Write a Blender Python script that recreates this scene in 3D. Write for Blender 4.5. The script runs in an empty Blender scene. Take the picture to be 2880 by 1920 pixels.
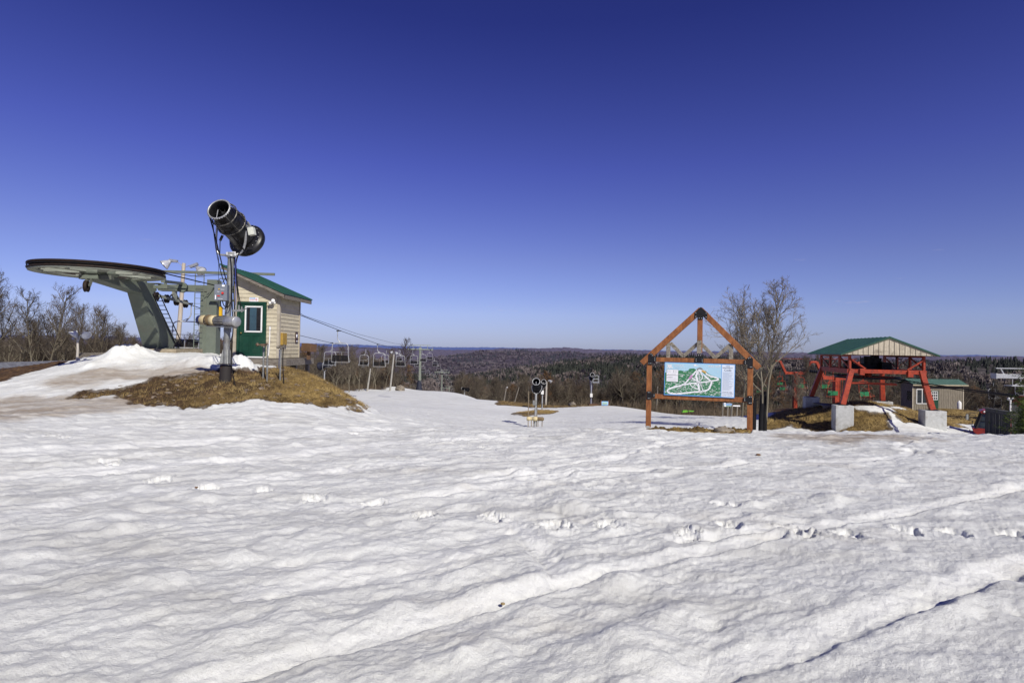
import bpy, bmesh, math, random
import numpy as np
from mathutils import Vector, Matrix, Euler
R = math.radians
QL = 1.0
random.seed(7); RNG = np.random.default_rng(11)
scene = bpy.context.scene
COL = scene.collection
# ------------------------------------------------------------------ camera
EYE = 1.7; F = 1600.0
CM = Matrix.Rotation(R(90.716), 3, 'X') @ Matrix.Rotation(R(1.0), 3, 'Z')
CMI = CM.inverted()
def P(px, py, D):
    """world point seen at photo pixel px,py whose distance along +Y is D"""
    v = CM @ Vector(((px-1440)/F, (960-py)/F, -1))
    v = v*(D/v.y)
    return Vector((v.x, v.y, v.z+EYE))
def proj(p):
    v = CMI @ Vector((p[0], p[1], p[2]-EYE))
    return 1440+F*v.x/-v.z, 960-F*v.y/-v.z
cd = bpy.data.cameras.new('camera'); cam = bpy.data.objects.new('camera', cd); COL.objects.link(cam)
cam.matrix_world = Matrix.Translation((0, 0, EYE)) @ CM.to_4x4()
cd.sensor_width = 36; cd.lens = 20; cd.clip_start = .1; cd.clip_end = 40000
scene.camera = cam
scene.render.resolution_x = 1024; scene.render.resolution_y = 682
# ------------------------------------------------------------------ sun and sky
SUN_AZ = R(151)      # clockwise from +Y: right and behind the camera
SUN_EL = R(37)
sd = Vector((math.sin(SUN_AZ)*math.cos(SUN_EL), math.cos(SUN_AZ)*math.cos(SUN_EL), math.sin(SUN_EL)))
sl = bpy.data.lights.new('sun', 'SUN'); sl.energy = 4.9; sl.angle = R(.5); sl.color = (1, .945, .84)
so = bpy.data.objects.new('sun', sl); COL.objects.link(so); so.rotation_euler = sd.to_track_quat('Z', 'Y').to_euler()
so.location = (0, 0, 60)
w = bpy.data.worlds.new('World'); scene.world = w; w.use_nodes = True
nt = w.node_tree; nt.nodes.clear()
def N(nt, t, **k):
    n = nt.nodes.new(t)
    for a, b in k.items(): setattr(n, a, b)
    return n
sky = N(nt, 'ShaderNodeTexSky', sky_type='NISHITA', sun_disc=False)
sky.sun_elevation = SUN_EL; sky.sun_rotation = SUN_AZ; sky.air_density = 1.0; sky.dust_density = .3; sky.ozone_density = 3.0; sky.altitude = 400
tc = N(nt, 'ShaderNodeTexCoord'); sx = N(nt, 'ShaderNodeSeparateXYZ'); nt.links.new(tc.outputs['Generated'], sx.inputs[0])
rp = N(nt, 'ShaderNodeValToRGB'); nt.links.new(sx.outputs['Z'], rp.inputs[0])
e = rp.color_ramp.elements
SKYT = [(0.0, (.52, .60, 1.10)), (.06, (.70, .68, 1.12)), (.15, (.67, .58, 1.0)), (.3, (.48, .40, .98)), (.5, (.26, .23, .72)), (1.0, (.24, .2, .6))]
e[0].position = 0; e[0].color = (*SKYT[0][1], 1); e[1].position = 1; e[1].color = (*SKYT[-1][1], 1)
for p_, c_ in SKYT[1:-1]:
    q = e.new(p_); q.color = (*c_, 1)
mx = N(nt, 'ShaderNodeMix', data_type='RGBA', blend_type='MULTIPLY'); mx.inputs[0].default_value = 1
nt.links.new(sky.outputs[0], mx.inputs[6]); nt.links.new(rp.outputs[0], mx.inputs[7])
# a few thin clouds low over the horizon
mp = N(nt, 'ShaderNodeMapping'); mp.inputs['Scale'].default_value = (9, 9, 60); nt.links.new(tc.outputs['Generated'], mp.inputs[0])
nz = N(nt, 'ShaderNodeTexNoise'); nz.inputs['Scale'].default_value = 1.6; nz.inputs['Detail'].default_value = 6; nt.links.new(mp.outputs[0], nz.inputs[0])
cr = N(nt, 'ShaderNodeMapRange'); cr.inputs[1].default_value = .70; cr.inputs[2].default_value = .80; cr.inputs[4].default_value = .5; nt.links.new(nz.outputs[0], cr.inputs[0])
br = N(nt, 'ShaderNodeMapRange'); br.inputs[1].default_value = .17; br.inputs[2].default_value = .09; nt.links.new(sx.outputs['Z'], br.inputs[0])
cm_ = N(nt, 'ShaderNodeMath', operation='MULTIPLY'); nt.links.new(cr.outputs[0], cm_.inputs[0]); nt.links.new(br.outputs[0], cm_.inputs[1])
cx = N(nt, 'ShaderNodeMix', data_type='RGBA'); nt.links.new(cm_.outputs[0], cx.inputs[0]); nt.links.new(mx.outputs[2], cx.inputs[6]); cx.inputs[7].default_value = (6.5, 6.0, 7.0, 1)
bg = N(nt, 'ShaderNodeBackground'); bg.inputs[1].default_value = .09
nt.links.new(cx.outputs[2], bg.inputs[0]); wo = N(nt, 'ShaderNodeOutputWorld'); nt.links.new(bg.outputs[0], wo.inputs[0])
scene.view_settings.view_transform = 'Standard'; scene.view_settings.look = 'None'; scene.view_settings.exposure = 0
scene.cycles.max_bounces = 6
# ------------------------------------------------------------------ materials
def pm(name, c1, c2=None, scale=6, rough=.7, metal=0, bump=0, bscale=None, stretch=(1, 1, 1), det=5, lo=.35, hi=.65, rnd=0, spec=.3, dirt=None, dscale=2.0):
    m = bpy.data.materials.new(name); m.use_nodes = True; t = m.node_tree; b = t.nodes['Principled BSDF']
    b.inputs['Roughness'].default_value = rough; b.inputs['Metallic'].default_value = metal
    b.inputs['Specular IOR Level'].default_value = spec
    tc = N(t, 'ShaderNodeTexCoord'); mp = N(t, 'ShaderNodeMapping'); mp.inputs['Scale'].default_value = stretch
    t.links.new(tc.outputs['Object'], mp.inputs[0])
    if c2 is None: c2 = tuple(x*.75 for x in c1)
    nz = N(t, 'ShaderNodeTexNoise'); nz.inputs['Scale'].default_value = scale; nz.inputs['Detail'].default_value = det; nz.inputs['Roughness'].default_value = .65
    t.links.new(mp.outputs[0], nz.inputs[0])
    r = N(t, 'ShaderNodeValToRGB'); r.color_ramp.elements[0].position = lo; r.color_ramp.elements[1].position = hi
    r.color_ramp.elements[0].color = (*c2, 1); r.color_ramp.elements[1].color = (*c1, 1)
    t.links.new(nz.outputs[0], r.inputs[0]); out = r.outputs[0]
    if dirt:
        n2 = N(t, 'ShaderNodeTexNoise'); n2.inputs['Scale'].default_value = dscale; n2.inputs['Detail'].default_value = 7; n2.inputs['Roughness'].default_value = .7
        t.links.new(tc.outputs['Object'], n2.inputs[0])
        mr = N(t, 'ShaderNodeMapRange'); mr.inputs[1].default_value = .5; mr.inputs[2].default_value = .68; mr.inputs[4].default_value = .8
        t.links.new(n2.outputs[0], mr.inputs[0])
        x = N(t, 'ShaderNodeMix', data_type='RGBA'); t.links.new(mr.outputs[0], x.inputs[0]); t.links.new(out, x.inputs[6]); x.inputs[7].default_value = (*dirt, 1); out = x.outputs[2]
    if rnd:
        oi = N(t, 'ShaderNodeObjectInfo'); mr = N(t, 'ShaderNodeMapRange'); mr.inputs[3].default_value = 1-rnd; mr.inputs[4].default_value = 1+rnd
        t.links.new(oi.outputs['Random'], mr.inputs[0])
        x = N(t, 'ShaderNodeMix', data_type='RGBA', blend_type='MULTIPLY'); x.inputs[0].default_value = 1
        t.links.new(out, x.inputs[6]); t.links.new(mr.outputs[0], x.inputs[7]); out = x.outputs[2]
    t.links.new(out, b.inputs['Base Color'])
    if bump:
        bn = N(t, 'ShaderNodeBump'); bn.inputs['Strength'].default_value = bump; bn.inputs['Distance'].default_value = .02
        n3 = nz
        if bscale:
            n3 = N(t, 'ShaderNodeTexNoise'); n3.inputs['Scale'].default_value = bscale; n3.inputs['Detail'].default_value = 5; t.links.new(mp.outputs[0], n3.inputs[0])
        t.links.new(n3.outputs[0], bn.inputs['Height']); t.links.new(bn.outputs[0], b.inputs['Normal'])
    return m
# ------------------------------------------------------------------ mesh builder
def frame(d, up=(0, 0, 1)):
    d = Vector(d).normalized(); up = Vector(up)
    if abs(d.dot(up)) > .999: up = Vector((0, 1, 0))
    x = d.cross(up).normalized(); z = x.cross(d).normalized()
    return x, d, z
def bez(*p, n=10):
    p = [Vector(q) for q in p]; out = []
    for i in range(n+1):
        t = i/n; q = p[:]
        while len(q) > 1: q = [q[j].lerp(q[j+1], t) for j in range(len(q)-1)]
        out.append(q[0])
    return out
class MB:
    def __init__(s): s.v = []; s.f = []; s.sm = []
    def add(s, vs, fs, smooth=False):
        n = len(s.v); s.v += [tuple(v) for v in vs]; s.f += [tuple(i+n for i in f) for f in fs]; s.sm += [smooth]*len(fs); return s
    def box(s, c, d, M=None):
        x, y, z = (q/2 for q in d); c = Vector(c)
        vs = [Vector((a*x, b*y, e*z)) for a in (-1, 1) for b in (-1, 1) for e in (-1, 1)]
        if M is not None: vs = [M @ v for v in vs]
        return s.add([v+c for v in vs], [(0, 1, 3, 2), (4, 6, 7, 5), (0, 4, 5, 1), (2, 3, 7, 6), (0, 2, 6, 4), (1, 5, 7, 3)])
    def beam(s, p, q, w, h=None, up=(0, 0, 1), w2=None, h2=None):
        h = h or w; w2 = w2 or w; h2 = h2 or h; p = Vector(p); q = Vector(q); x, d, z = frame(q-p, up)
        vs = [p+x*a*w/2+z*b*h/2 for a, b in ((-1, -1), (1, -1), (1, 1), (-1, 1))]+[q+x*a*w2/2+z*b*h2/2 for a, b in ((-1, -1), (1, -1), (1, 1), (-1, 1))]
        return s.add(vs, [(0, 1, 2, 3), (7, 6, 5, 4), (0, 4, 5, 1), (1, 5, 6, 2), (2, 6, 7, 3), (3, 7, 4, 0)])
    def tube(s, pts, r, n=8, closed=False, caps=True):
        pts = [Vector(p) for p in pts]; L = len(pts); rr = r if hasattr(r, '__len__') else [r]*L
        vs = []; px = None
        for i, p in enumerate(pts):
            a = pts[i-1] if (i or closed) else p; b = pts[(i+1) % L] if (i < L-1 or closed) else p
            d = (b-a)
            if d.length < 1e-9: d = Vector((0, 0, 1))
            d.normalize()
            if px is None: x, _, z = frame(d)
            else:
                x = px-d*px.dot(d)
                x = x.normalized() if x.length > 1e-6 else frame(d)[0]
                z = x.cross(d)
            px = x
            vs += [p+x*rr[i]*math.cos(t)+z*rr[i]*math.sin(t) for t in (2*math.pi*k/n for k in range(n))]
        fs = []
        for i in range(L if closed else L-1):
            j = (i+1) % L
            fs += [(i*n+k, i*n+(k+1) % n, j*n+(k+1) % n, j*n+k) for k in range(n)]
        s.add(vs, fs, True)
        if caps and not closed:
            s.add(vs[:n], [tuple(range(n))[::-1]]); s.add(vs[-n:], [tuple(range(n))])
        return s
    def cyl(s, p, q, r, r2=None, n=14, caps=True): return s.tube([p, q], [r, r if r2 is None else r2], n, caps=caps)
    def lathe(s, prof, o, axis, n=24, caps=False, up=(0, 0, 1)):
        o = Vector(o); x, d, z = frame(axis, up); vs = []
        for r, h in prof: vs += [o+d*h+x*r*math.cos(t)+z*r*math.sin(t) for t in (2*math.pi*k/n for k in range(n))]
        L = len(prof)
        s.add(vs, [(i*n+k, i*n+(k+1) % n, (i+1)*n+(k+1) % n, (i+1)*n+k) for i in range(L-1) for k in range(n)], True)
        if caps: s.add(vs[:n], [tuple(range(n))[::-1]]); s.add(vs[-n:], [tuple(range(n))])
        return s
    def torus(s, o, axis, R_, r, n=32, m=8, up=(0, 0, 1)):
        o = Vector(o); x, d, z = frame(axis, up)
        return s.tube([o+x*R_*math.cos(t)+z*R_*math.sin(t) for t in (2*math.pi*k/n for k in range(n))], r, m, closed=True)
    def poly(s, pts, thick):
        """planar polygon (3D points) extruded by the vector thick"""
        pts = [Vector(p) for p in pts]; t = Vector(thick); n = len(pts)
        s.add(pts+[p+t for p in pts], [tuple(range(n))[::-1], tuple(range(n, 2*n))]+[(i, (i+1) % n, n+(i+1) % n, n+i) for i in range(n)]); return s
    def ball(s, c, r, n=10, m=6, sc=(1, 1, 1), jit=0):
        c = Vector(c); vs = [c+Vector((0, 0, r*sc[2]))]
        for i in range(1, m):
            a = math.pi*i/m
            for k in range(n):
                b = 2*math.pi*k/n; q = 1+random.uniform(-jit, jit)
                vs.append(c+Vector((r*sc[0]*math.sin(a)*math.cos(b), r*sc[1]*math.sin(a)*math.sin(b), r*sc[2]*math.cos(a)))*1*q+c*(0) if False else c+Vector((r*sc[0]*math.sin(a)*math.cos(b), r*sc[1]*math.sin(a)*math.sin(b), r*sc[2]*math.cos(a)))*q)
        vs.append(c-Vector((0, 0, r*sc[2]))); fs = [(0, 1+k, 1+(k+1) % n) for k in range(n)]
        for i in range(m-2): fs += [(1+i*n+k, 1+(i+1)*n+k, 1+(i+1)*n+(k+1) % n, 1+i*n+(k+1) % n) for k in range(n)]
        L = len(vs)-1; fs += [(L, 1+(m-2)*n+(k+1) % n, 1+(m-2)*n+k) for k in range(n)]
        return s.add(vs, fs, jit < .05)
    def build(s, name, mat, parent=None, world=False, bevel=0, label=None, kind=None):
        me = bpy.data.meshes.new(name); off = Vector((0, 0, 0))
        if world and parent is not None:
            q = parent; 
            while q is not None: off += q.location; q = q.parent
        vs = [(v[0]-off.x, v[1]-off.y, v[2]-off.z) for v in s.v]
        me.from_pydata(vs, [], s.f); me.polygons.foreach_set('use_smooth', s.sm); me.update()
        bm = bmesh.new(); bm.from_mesh(me); bmesh.ops.recalc_face_normals(bm, faces=bm.faces); bm.to_mesh(me); bm.free()
        me.materials.append(mat); o = bpy.data.objects.new(name, me); COL.objects.link(o)
        if parent is not None: o.parent = parent
        if bevel:
            b = o.modifiers.new('bevel', 'BEVEL'); b.width = bevel; b.segments = 2; b.limit_method = 'ANGLE'
        if label: o['label'] = label
        if kind: o['kind'] = kind
        return o
def tag(o, label=None, cat=None, group=None, kind=None):
    if label: o['label'] = label
    if cat: o['category'] = cat
    if group: o['group'] = group
    if kind: o['kind'] = kind
    return o
def thing(name, loc, label, cat, group=None, rz=0):
    o = bpy.data.objects.new(name, None); o.empty_display_size = .3; COL.objects.link(o); o.location = loc; o.rotation_euler = (0, 0, rz)
    return tag(o, label, cat, group)
KIDS = {}
def copy_tree(o, parent=None):
    c = o.copy(); COL.objects.link(c); c.parent = parent
    for ch in [q for q in bpy.data.objects if q.parent == o]: copy_tree(ch, c)
    return c
def text_mesh(body, size, name, mat, parent, M, align='CENTER', extrude=.001, sx=1.0):
    cu = bpy.data.curves.new(name, 'FONT'); cu.body = body; cu.size = size; cu.align_x = align; cu.align_y = 'CENTER'; cu.extrude = extrude
    cu.resolution_u = 3
    o = bpy.data.objects.new(name, cu); COL.objects.link(o)
    dg = bpy.context.evaluated_depsgraph_get(); dg.update()
    me = bpy.data.meshes.new_from_object(o.evaluated_get(dg)); bpy.data.objects.remove(o); bpy.data.curves.remove(cu)
    me.transform(M @ Matrix.Diagonal((sx, 1, 1, 1))); me.materials.clear(); me.materials.append(mat); me.name = name
    q = bpy.data.objects.new(name, me); COL.objects.link(q); q.parent = parent
    return q
# ------------------------------------------------------------------ numpy noise
_perm = RNG.permutation(512).astype(np.int64); _g = RNG.uniform(0, 2*np.pi, 512); _gx = np.cos(_g); _gy = np.sin(_g)
def pn(x, y):
    xi = np.floor(x).astype(np.int64); yi = np.floor(y).astype(np.int64); xf = x-xi; yf = y-yi
    u = xf*xf*xf*(xf*(xf*6-15)+10); v = yf*yf*yf*(yf*(yf*6-15)+10)
    def h(a, b): return _perm[(_perm[a & 511]+b) & 511]
    def g(a, b, dx, dy):
        k = h(a, b); return _gx[k]*dx+_gy[k]*dy
    a = g(xi, yi, xf, yf); b = g(xi+1, yi, xf-1, yf); c = g(xi, yi+1, xf, yf-1); d = g(xi+1, yi+1, xf-1, yf-1)
    return ((a+u*(b-a))*(1-v)+(c+u*(d-c))*v)*1.5
def fbm(x, y, o=4, g=.5):
    s = 0; a = 1
    for i in range(o): s = s+a*pn(x*2**i+17*i, y*2**i+31*i); a *= g
    return s
def sstep(a, b, x):
    t = np.clip((x-a)/(b-a), 0, 1); return t*t*(3-2*t)
# ------------------------------------------------------------------ terrain heights
# (photo px, photo py, distance) of spots on the ground, measured from the photograph
CP = [(-200,1195,10.5),(100,1190,11),(400,1165,13),(430,1143,14.2),(600,1140,14.5),(780,1127,15),(871,1135,15.5),(922,1148,15.5),(1024,1160,16.3),
 (634,1071,16.5),(752,1069,17.5),(478,1067,17.5),(351,1086,17),(223,1111,16),(159,1133,15),(30,1150,14.5),
 (450,1030,19.5),(300,1040,19),(593,1004,21),(446,996,22),(309,1001,21.5),(217,1022,20.5),(147,1044,20),(64,1066,19),(0,1085,18),(-150,1120,17),
 (780,1035,21.5),(700,1030,21),(871,1054,20),(922,1079,19.5),(998,1125,18.5),(1042,1152,17.5),
 (30,1070,30),(-150,1070,30),(953,1098,100),(1075,1102,115),(1162,1107,130),(1181,1112,133),(1228,1112,138),(1330,1120,120),(1420,1130,90),(1500,1137,86),(1620,1142,83),
 (1181,1150,55),(1100,1165,32),(1029,1170,20),(1100,1190,15.5),(1250,1202,15.5),(1300,1172,50),(1508,1203,48),(1480,1165,65),(1527,1153,75),(1600,1160,70),
 (1720,1142,84),(1830,1157,75),(2019,1173,62),(2100,1182,55),(1900,1190,45),(1700,1192,40),(1490,1212,14.5),(1650,1212,14.8),
 (1822,1212,15),(2108,1219,14.1),(1960,1219,14.3),(2300,1223,14.5),(2500,1224,15),(2880,1231,15),(3200,1236,15),
 (2341,1211,37.5),(2638,1210,35.5),(2490,1217,34),(2820,1225,28),(3100,1225,28),(2440,1135,43),(2400,1138,39.5),(2512,1142,44.5),(2288,1145,43.5),(2180,1180,42),(2239,1150,44),
 (2640,1152,58),(2740,1160,56),(2600,1170,45),(2750,1215,38),(2237,1146,79),(2100,1180,70)]
PT = [tuple(P(*c)) for c in CP]
def cpw(px, D, z):
    v = P(px, 960, D); PT.append((v.x, v.y, z))
for a in (-1500, -400, 400, 1440, 2400, 3300, 4500):
    cpw(a, 1.6, 0); cpw(a, 4, 0); cpw(a, 7, .0)
for a in (200, 900, 1440, 2000, 2700): cpw(a, 10.5, -.08 if a > 500 else .03)
for px, D, z in [(578,27,1.15),(460,27,1.1),(640,30,.9),(330,28,.9),(520,34,.3),(150,33,-1.3),(50,45,-2),(300,55,-2.6),(0,62,-2.8),(300,40,-1.2),(-300,50,-3),
                 (850,27,-.7),(950,27,-1.3),(760,28,.2),(700,33,-.7),(900,45,-3),(600,50,-2.6),(760,62,-3.6),(950,60,-4.2),(1508,27,-2.6),(1700,24,-1.9),(1950,24,-2.0),(1950,19,-1.05),(2200,24,-1.75),(2550,24,-1.75),(2900,22,-1.5),
                 (2200,55,-5.4),(2350,56,-5),(2450,60,-5.5),(2700,75,-7),(2900,60,-5.5),(3200,60,-5.5),(1050,75,-5.6),(1350,75,-6.0),
                 (0,150,-9),(300,150,-9),(600,150,-9),(900,150,-10),(1100,160,-12.5),(1250,165,-15),(1400,140,-17),(1600,140,-18),(1900,140,-18),(2200,140,-16),(2500,140,-15),(2900,140,-15),(3300,140,-15),(-400,150,-9),
                 (0,90,-5),(600,90,-5.2),(1500,108,-12.5),(1700,105,-12),(2000,95,-10),(2400,95,-9),(2900,95,-9)]: cpw(px, D, z)
PT = np.array(PT); KA = 8.0; KR = 5.0
def uv(x, y):
    r = np.maximum(np.hypot(x, y), 1.6); a = np.clip(np.arctan2(x, y), -1.0, 1.0)
    return a*KA, np.log(r)*KR
cu_, cv_ = uv(PT[:, 0], PT[:, 1]); n_ = len(PT)
K_ = np.sqrt((cu_[:, None]-cu_[None])**2+(cv_[:, None]-cv_[None])**2+.16)
A_ = np.zeros((n_+3, n_+3)); A_[:n_, :n_] = K_+np.eye(n_)*-.004; A_[:n_, n_] = 1; A_[:n_, n_+1] = cu_; A_[:n_, n_+2] = cv_; A_[n_:, :n_] = A_[:n_, n_:].T
W_ = np.linalg.solve(A_, np.concatenate([PT[:, 2], [0, 0, 0]]))
def rbf(x, y):
    x = np.atleast_1d(np.asarray(x, float)); y = np.atleast_1d(np.asarray(y, float)); u, v = uv(x, y)
    out = W_[n_]+W_[n_+1]*u+W_[n_+2]*v
    for i in range(n_): out += W_[i]*np.sqrt((u-cu_[i])**2+(v-cv_[i])**2+.16)
    return out
# ridge lines of the hills: photo px -> photo py of each crest
def yh(px): return 980+.0175*(px-1440)
RA = ([-600, 300, 973, 1203, 1420, 1839, 2300, 3400], [932, 946, 969, 975, 978.6, 986, 993, 1010])
RB = ([-600, 300, 900, 1203, 1380, 1465, 1593, 1688, 1763, 1826, 2278, 2602, 2686, 2880, 3400], [944, 958, 975, 982, 983, 981, 980.5, 983, 984.5, 988, 994, 1003, 1002, 1007, 1012])
RC = ([-600, 300, 1100, 1218, 1279, 1356, 1465, 1656, 1805, 2300, 2600, 2900, 3400], [965, 985, 1018, 1010, 1001, 991, 989, 998, 1003, 1013, 1020, 1022, 1025])
RD = ([-600, 300, 1100, 1254, 1380, 1444, 1529, 1593, 1699, 1850, 2100, 2600, 3400], [990, 1010, 1062, 1057, 1052, 1040, 1028, 1020, 1011, 1013, 1022, 1035, 1045])
def crest(prof, a, r):
    px = 1440+1600*np.tan(np.clip(a, -1.0, 1.0)); y = np.interp(px, *prof)
    return EYE-(y-yh(px))/1600*r*np.cos(np.clip(a, -1.0, 1.0))
RINGS = [(300, None, -34), (520, None, -62), (1100, RD, 0), (1500, None, -105), (2500, RC, 0), (3400, None, -120), (5200, RB, 0), (7200, None, -160), (10500, RA, 0), (14000, None, -260)]
def height(x, y):
    x = np.atleast_1d(np.asarray(x, float)); y = np.atleast_1d(np.asarray(y, float)); r = np.hypot(x, y); a = np.arctan2(x, y)
    zr = np.zeros_like(r); m = r < 175
    zr[m] = rbf(x[m], y[m])
    zr = np.where(np.abs(a) > 1.0, zr*np.clip(1-(np.abs(a)-1.0)/.8, 0, 1)+0.0, zr)
    zf = np.zeros_like(r); m2 = r > 120
    if m2.any():
        rr = r[m2]; aa = a[m2]
        zs = [np.full(rr.shape, -13.5)]; rs = [150.]
        for R0, pf, z0 in RINGS:
            zs.append(crest(pf, aa, R0) if pf else np.full(rr.shape, float(z0))); rs.append(float(R0))
        o = zs[0].copy()
        for i in range(len(rs)-1):
            t = np.clip((np.log(rr)-math.log(rs[i]))/(math.log(rs[i+1])-math.log(rs[i])), 0, 1); t = t*t*(3-2*t)
            o = np.where(rr >= rs[i], zs[i]*(1-t)+zs[i+1]*t, o)
        xx = x[m2]; yy = y[m2]
        o += fbm(xx/190, yy/190, 3)*np.clip((rr-250)/900, 0, 1)*9+fbm(xx/900+5, yy/900, 3)*np.clip((rr-1300)/3000, 0, 1)*8
        zf[m2] = o
    t = sstep(128, 172, r)
    bk = P(1085, 960, 121); bl = P(1010, 960, 112); zr = zr+1.25*np.exp(-((x-bk.x)/6.0)**2-((y-bk.y)/3.6)**2)+.6*np.exp(-((x-bl.x)/7)**2-((y-bl.y)/3.2)**2)
    return zr*(1-t)+zf*t
def gz(x, y): return float(height(x, y)[0])
def G(px, D):
    v = P(px, 960, D); return Vector((v.x, v.y, gz(v.x, v.y)))
def hit(px, py, d0=3, d1=170):
    Ds = np.exp(np.linspace(math.log(d0), math.log(d1), 700)); v = P(px, py, 1.0); vx, vy, vz = v.x, v.y, v.z-EYE
    g = height(vx*Ds, vy*Ds); q = EYE+vz*Ds
    k = np.nonzero(q < g)[0]
    i = k[0] if len(k) else len(Ds)-1
    return vx*Ds[i], vy*Ds[i]
def poly_uv(pts, d0=3, d1=170):
    out = []
    for p in pts:
        x, y = (hit(p[0], p[1], d0, d1) if len(p) == 2 else P(p[0], p[1], p[2])[:2])
        u, v = uv(np.array([x]), np.array([y])); out.append((u[0], v[0]))
    return np.array(out)
def sdist(poly, u, v):
    """signed distance to a polygon (positive inside)"""
    d = np.full(u.shape, 1e9); ins = np.zeros(u.shape, bool); n = len(poly)
    for i in range(n):
        ax, ay = poly[i]; bx, by = poly[(i+1) % n]; ex, ey = bx-ax, by-ay; L = ex*ex+ey*ey+1e-12
        t = np.clip(((u-ax)*ex+(v-ay)*ey)/L, 0, 1); d = np.minimum(d, np.hypot(u-ax-t*ex, v-ay-t*ey))
        c = ((ay > v) != (by > v)) & (u < (bx-ax)*(v-ay)/((by-ay) if abs(by-ay) > 1e-12 else 1e-12)+ax)
        ins ^= c
    return np.where(ins, d, -d)
# ground cover outlines
BROWN = [  # bare grass and soil showing through the snow
 [(159,1133),(223,1111),(351,1086),(478,1067),(600,1049),(660,1046),(704,1040),(770,1036),(857,1038),(880,1056,20.3),(925,1076,20.2),(960,1096,20),(1003,1120,19.5),(1046,1152,18),(1024,1160),(970,1156),(922,1148),(871,1135.5),(820,1126),(780,1130),(700,1133),(600,1139),(542,1146),(430,1143),(370,1140),(335,1129),(271,1123)],
 [(820,1030,20.5),(790,1030,26),(700,1030,27.5),(660,1030,24),(740,1030,21.3)],
 [(1800,1211,15.4),(1850,1205,15.9),(1960,1205,15.6),(2080,1206,15.1),(2128,1213,14.3),(2114,1224,13.3),(1960,1222,13.6),(1822,1217,14.3)],
 [(1399,1135),(1444,1128),(1500,1127),(1580,1129),(1656,1137),(1720,1141),(1624,1144),(1550,1146),(1470,1144),(1410,1140)],
 [(1441,1166),(1455,1160),(1500,1154),(1540,1153),(1575,1157),(1545,1164),(1500,1169),(1478,1173),(1465,1168)],
]
BR2 = [(2150,1196,39.5),(2150,1190,43),(2225,1150,45),(2290,1128,45),(2400,1120,50),(2560,1130,58),(2740,1150,60),(2900,1160,60),(2900,1190,48),(2772,1200,40),(2740,1185,44),(2680,1195,41),(2720,1203,39.5),(2680,1210,38.5),(2600,1211,36.5),(2545,1212,36),(2500,1205,38.3),(2545,1188,41),(2525,1180,42.5),(2498,1197,39.5),(2500,1216,34.5),(2400,1218,34.6),(2330,1217,35),(2292,1213,35.5),(2305,1200,37.6),(2227,1189,40)]
SNOW2 = [[(2400,1146),(2440,1141),(2500,1147),(2522,1160),(2490,1166),(2450,1161),(2410,1153)]]
MUD = [[(-200,1150),(60,1120),(300,1115),(380,1100),(420,1130),(400,1150),(250,1170),(60,1190),(-200,1210)],
       [(150,1075),(330,1040),(560,1035),(600,1048),(420,1070),(200,1090)],
       [(2180,1228),(2350,1226),(2560,1228),(2620,1240),(2400,1252),(2200,1240)]]
FIELD = [(-900,1100,19.5),(0,1081,18.6),(64,1063,20),(147,1041,21),(217,1019,22),(300,1010,25),(420,1010,31),(600,1010,33),(660,1010,31),(640,1010,25),(860,1010,26),(1040,1140,22),(930,1100,60),(905,1100,100),(953,1098,105),(1075,1101.5,118),(1162,1106,132),(1200,1108,150),(1300,1108,150),(1330,1119,126),(1420,1130,95),(1500,1138,88),(1620,1141,86),(1720,1142,88),(1830,1157,78),(2019,1173,65),(2180,1180,66),(2195,1185,62),(2110,1184,56),(2180,1180,44),(2290,1180,46),(2500,1180,50),(2800,1190,48),(3300,1190,40),(4800,1200,30),(4500,1200,1.0),(-1500,1200,1.0)]
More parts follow.
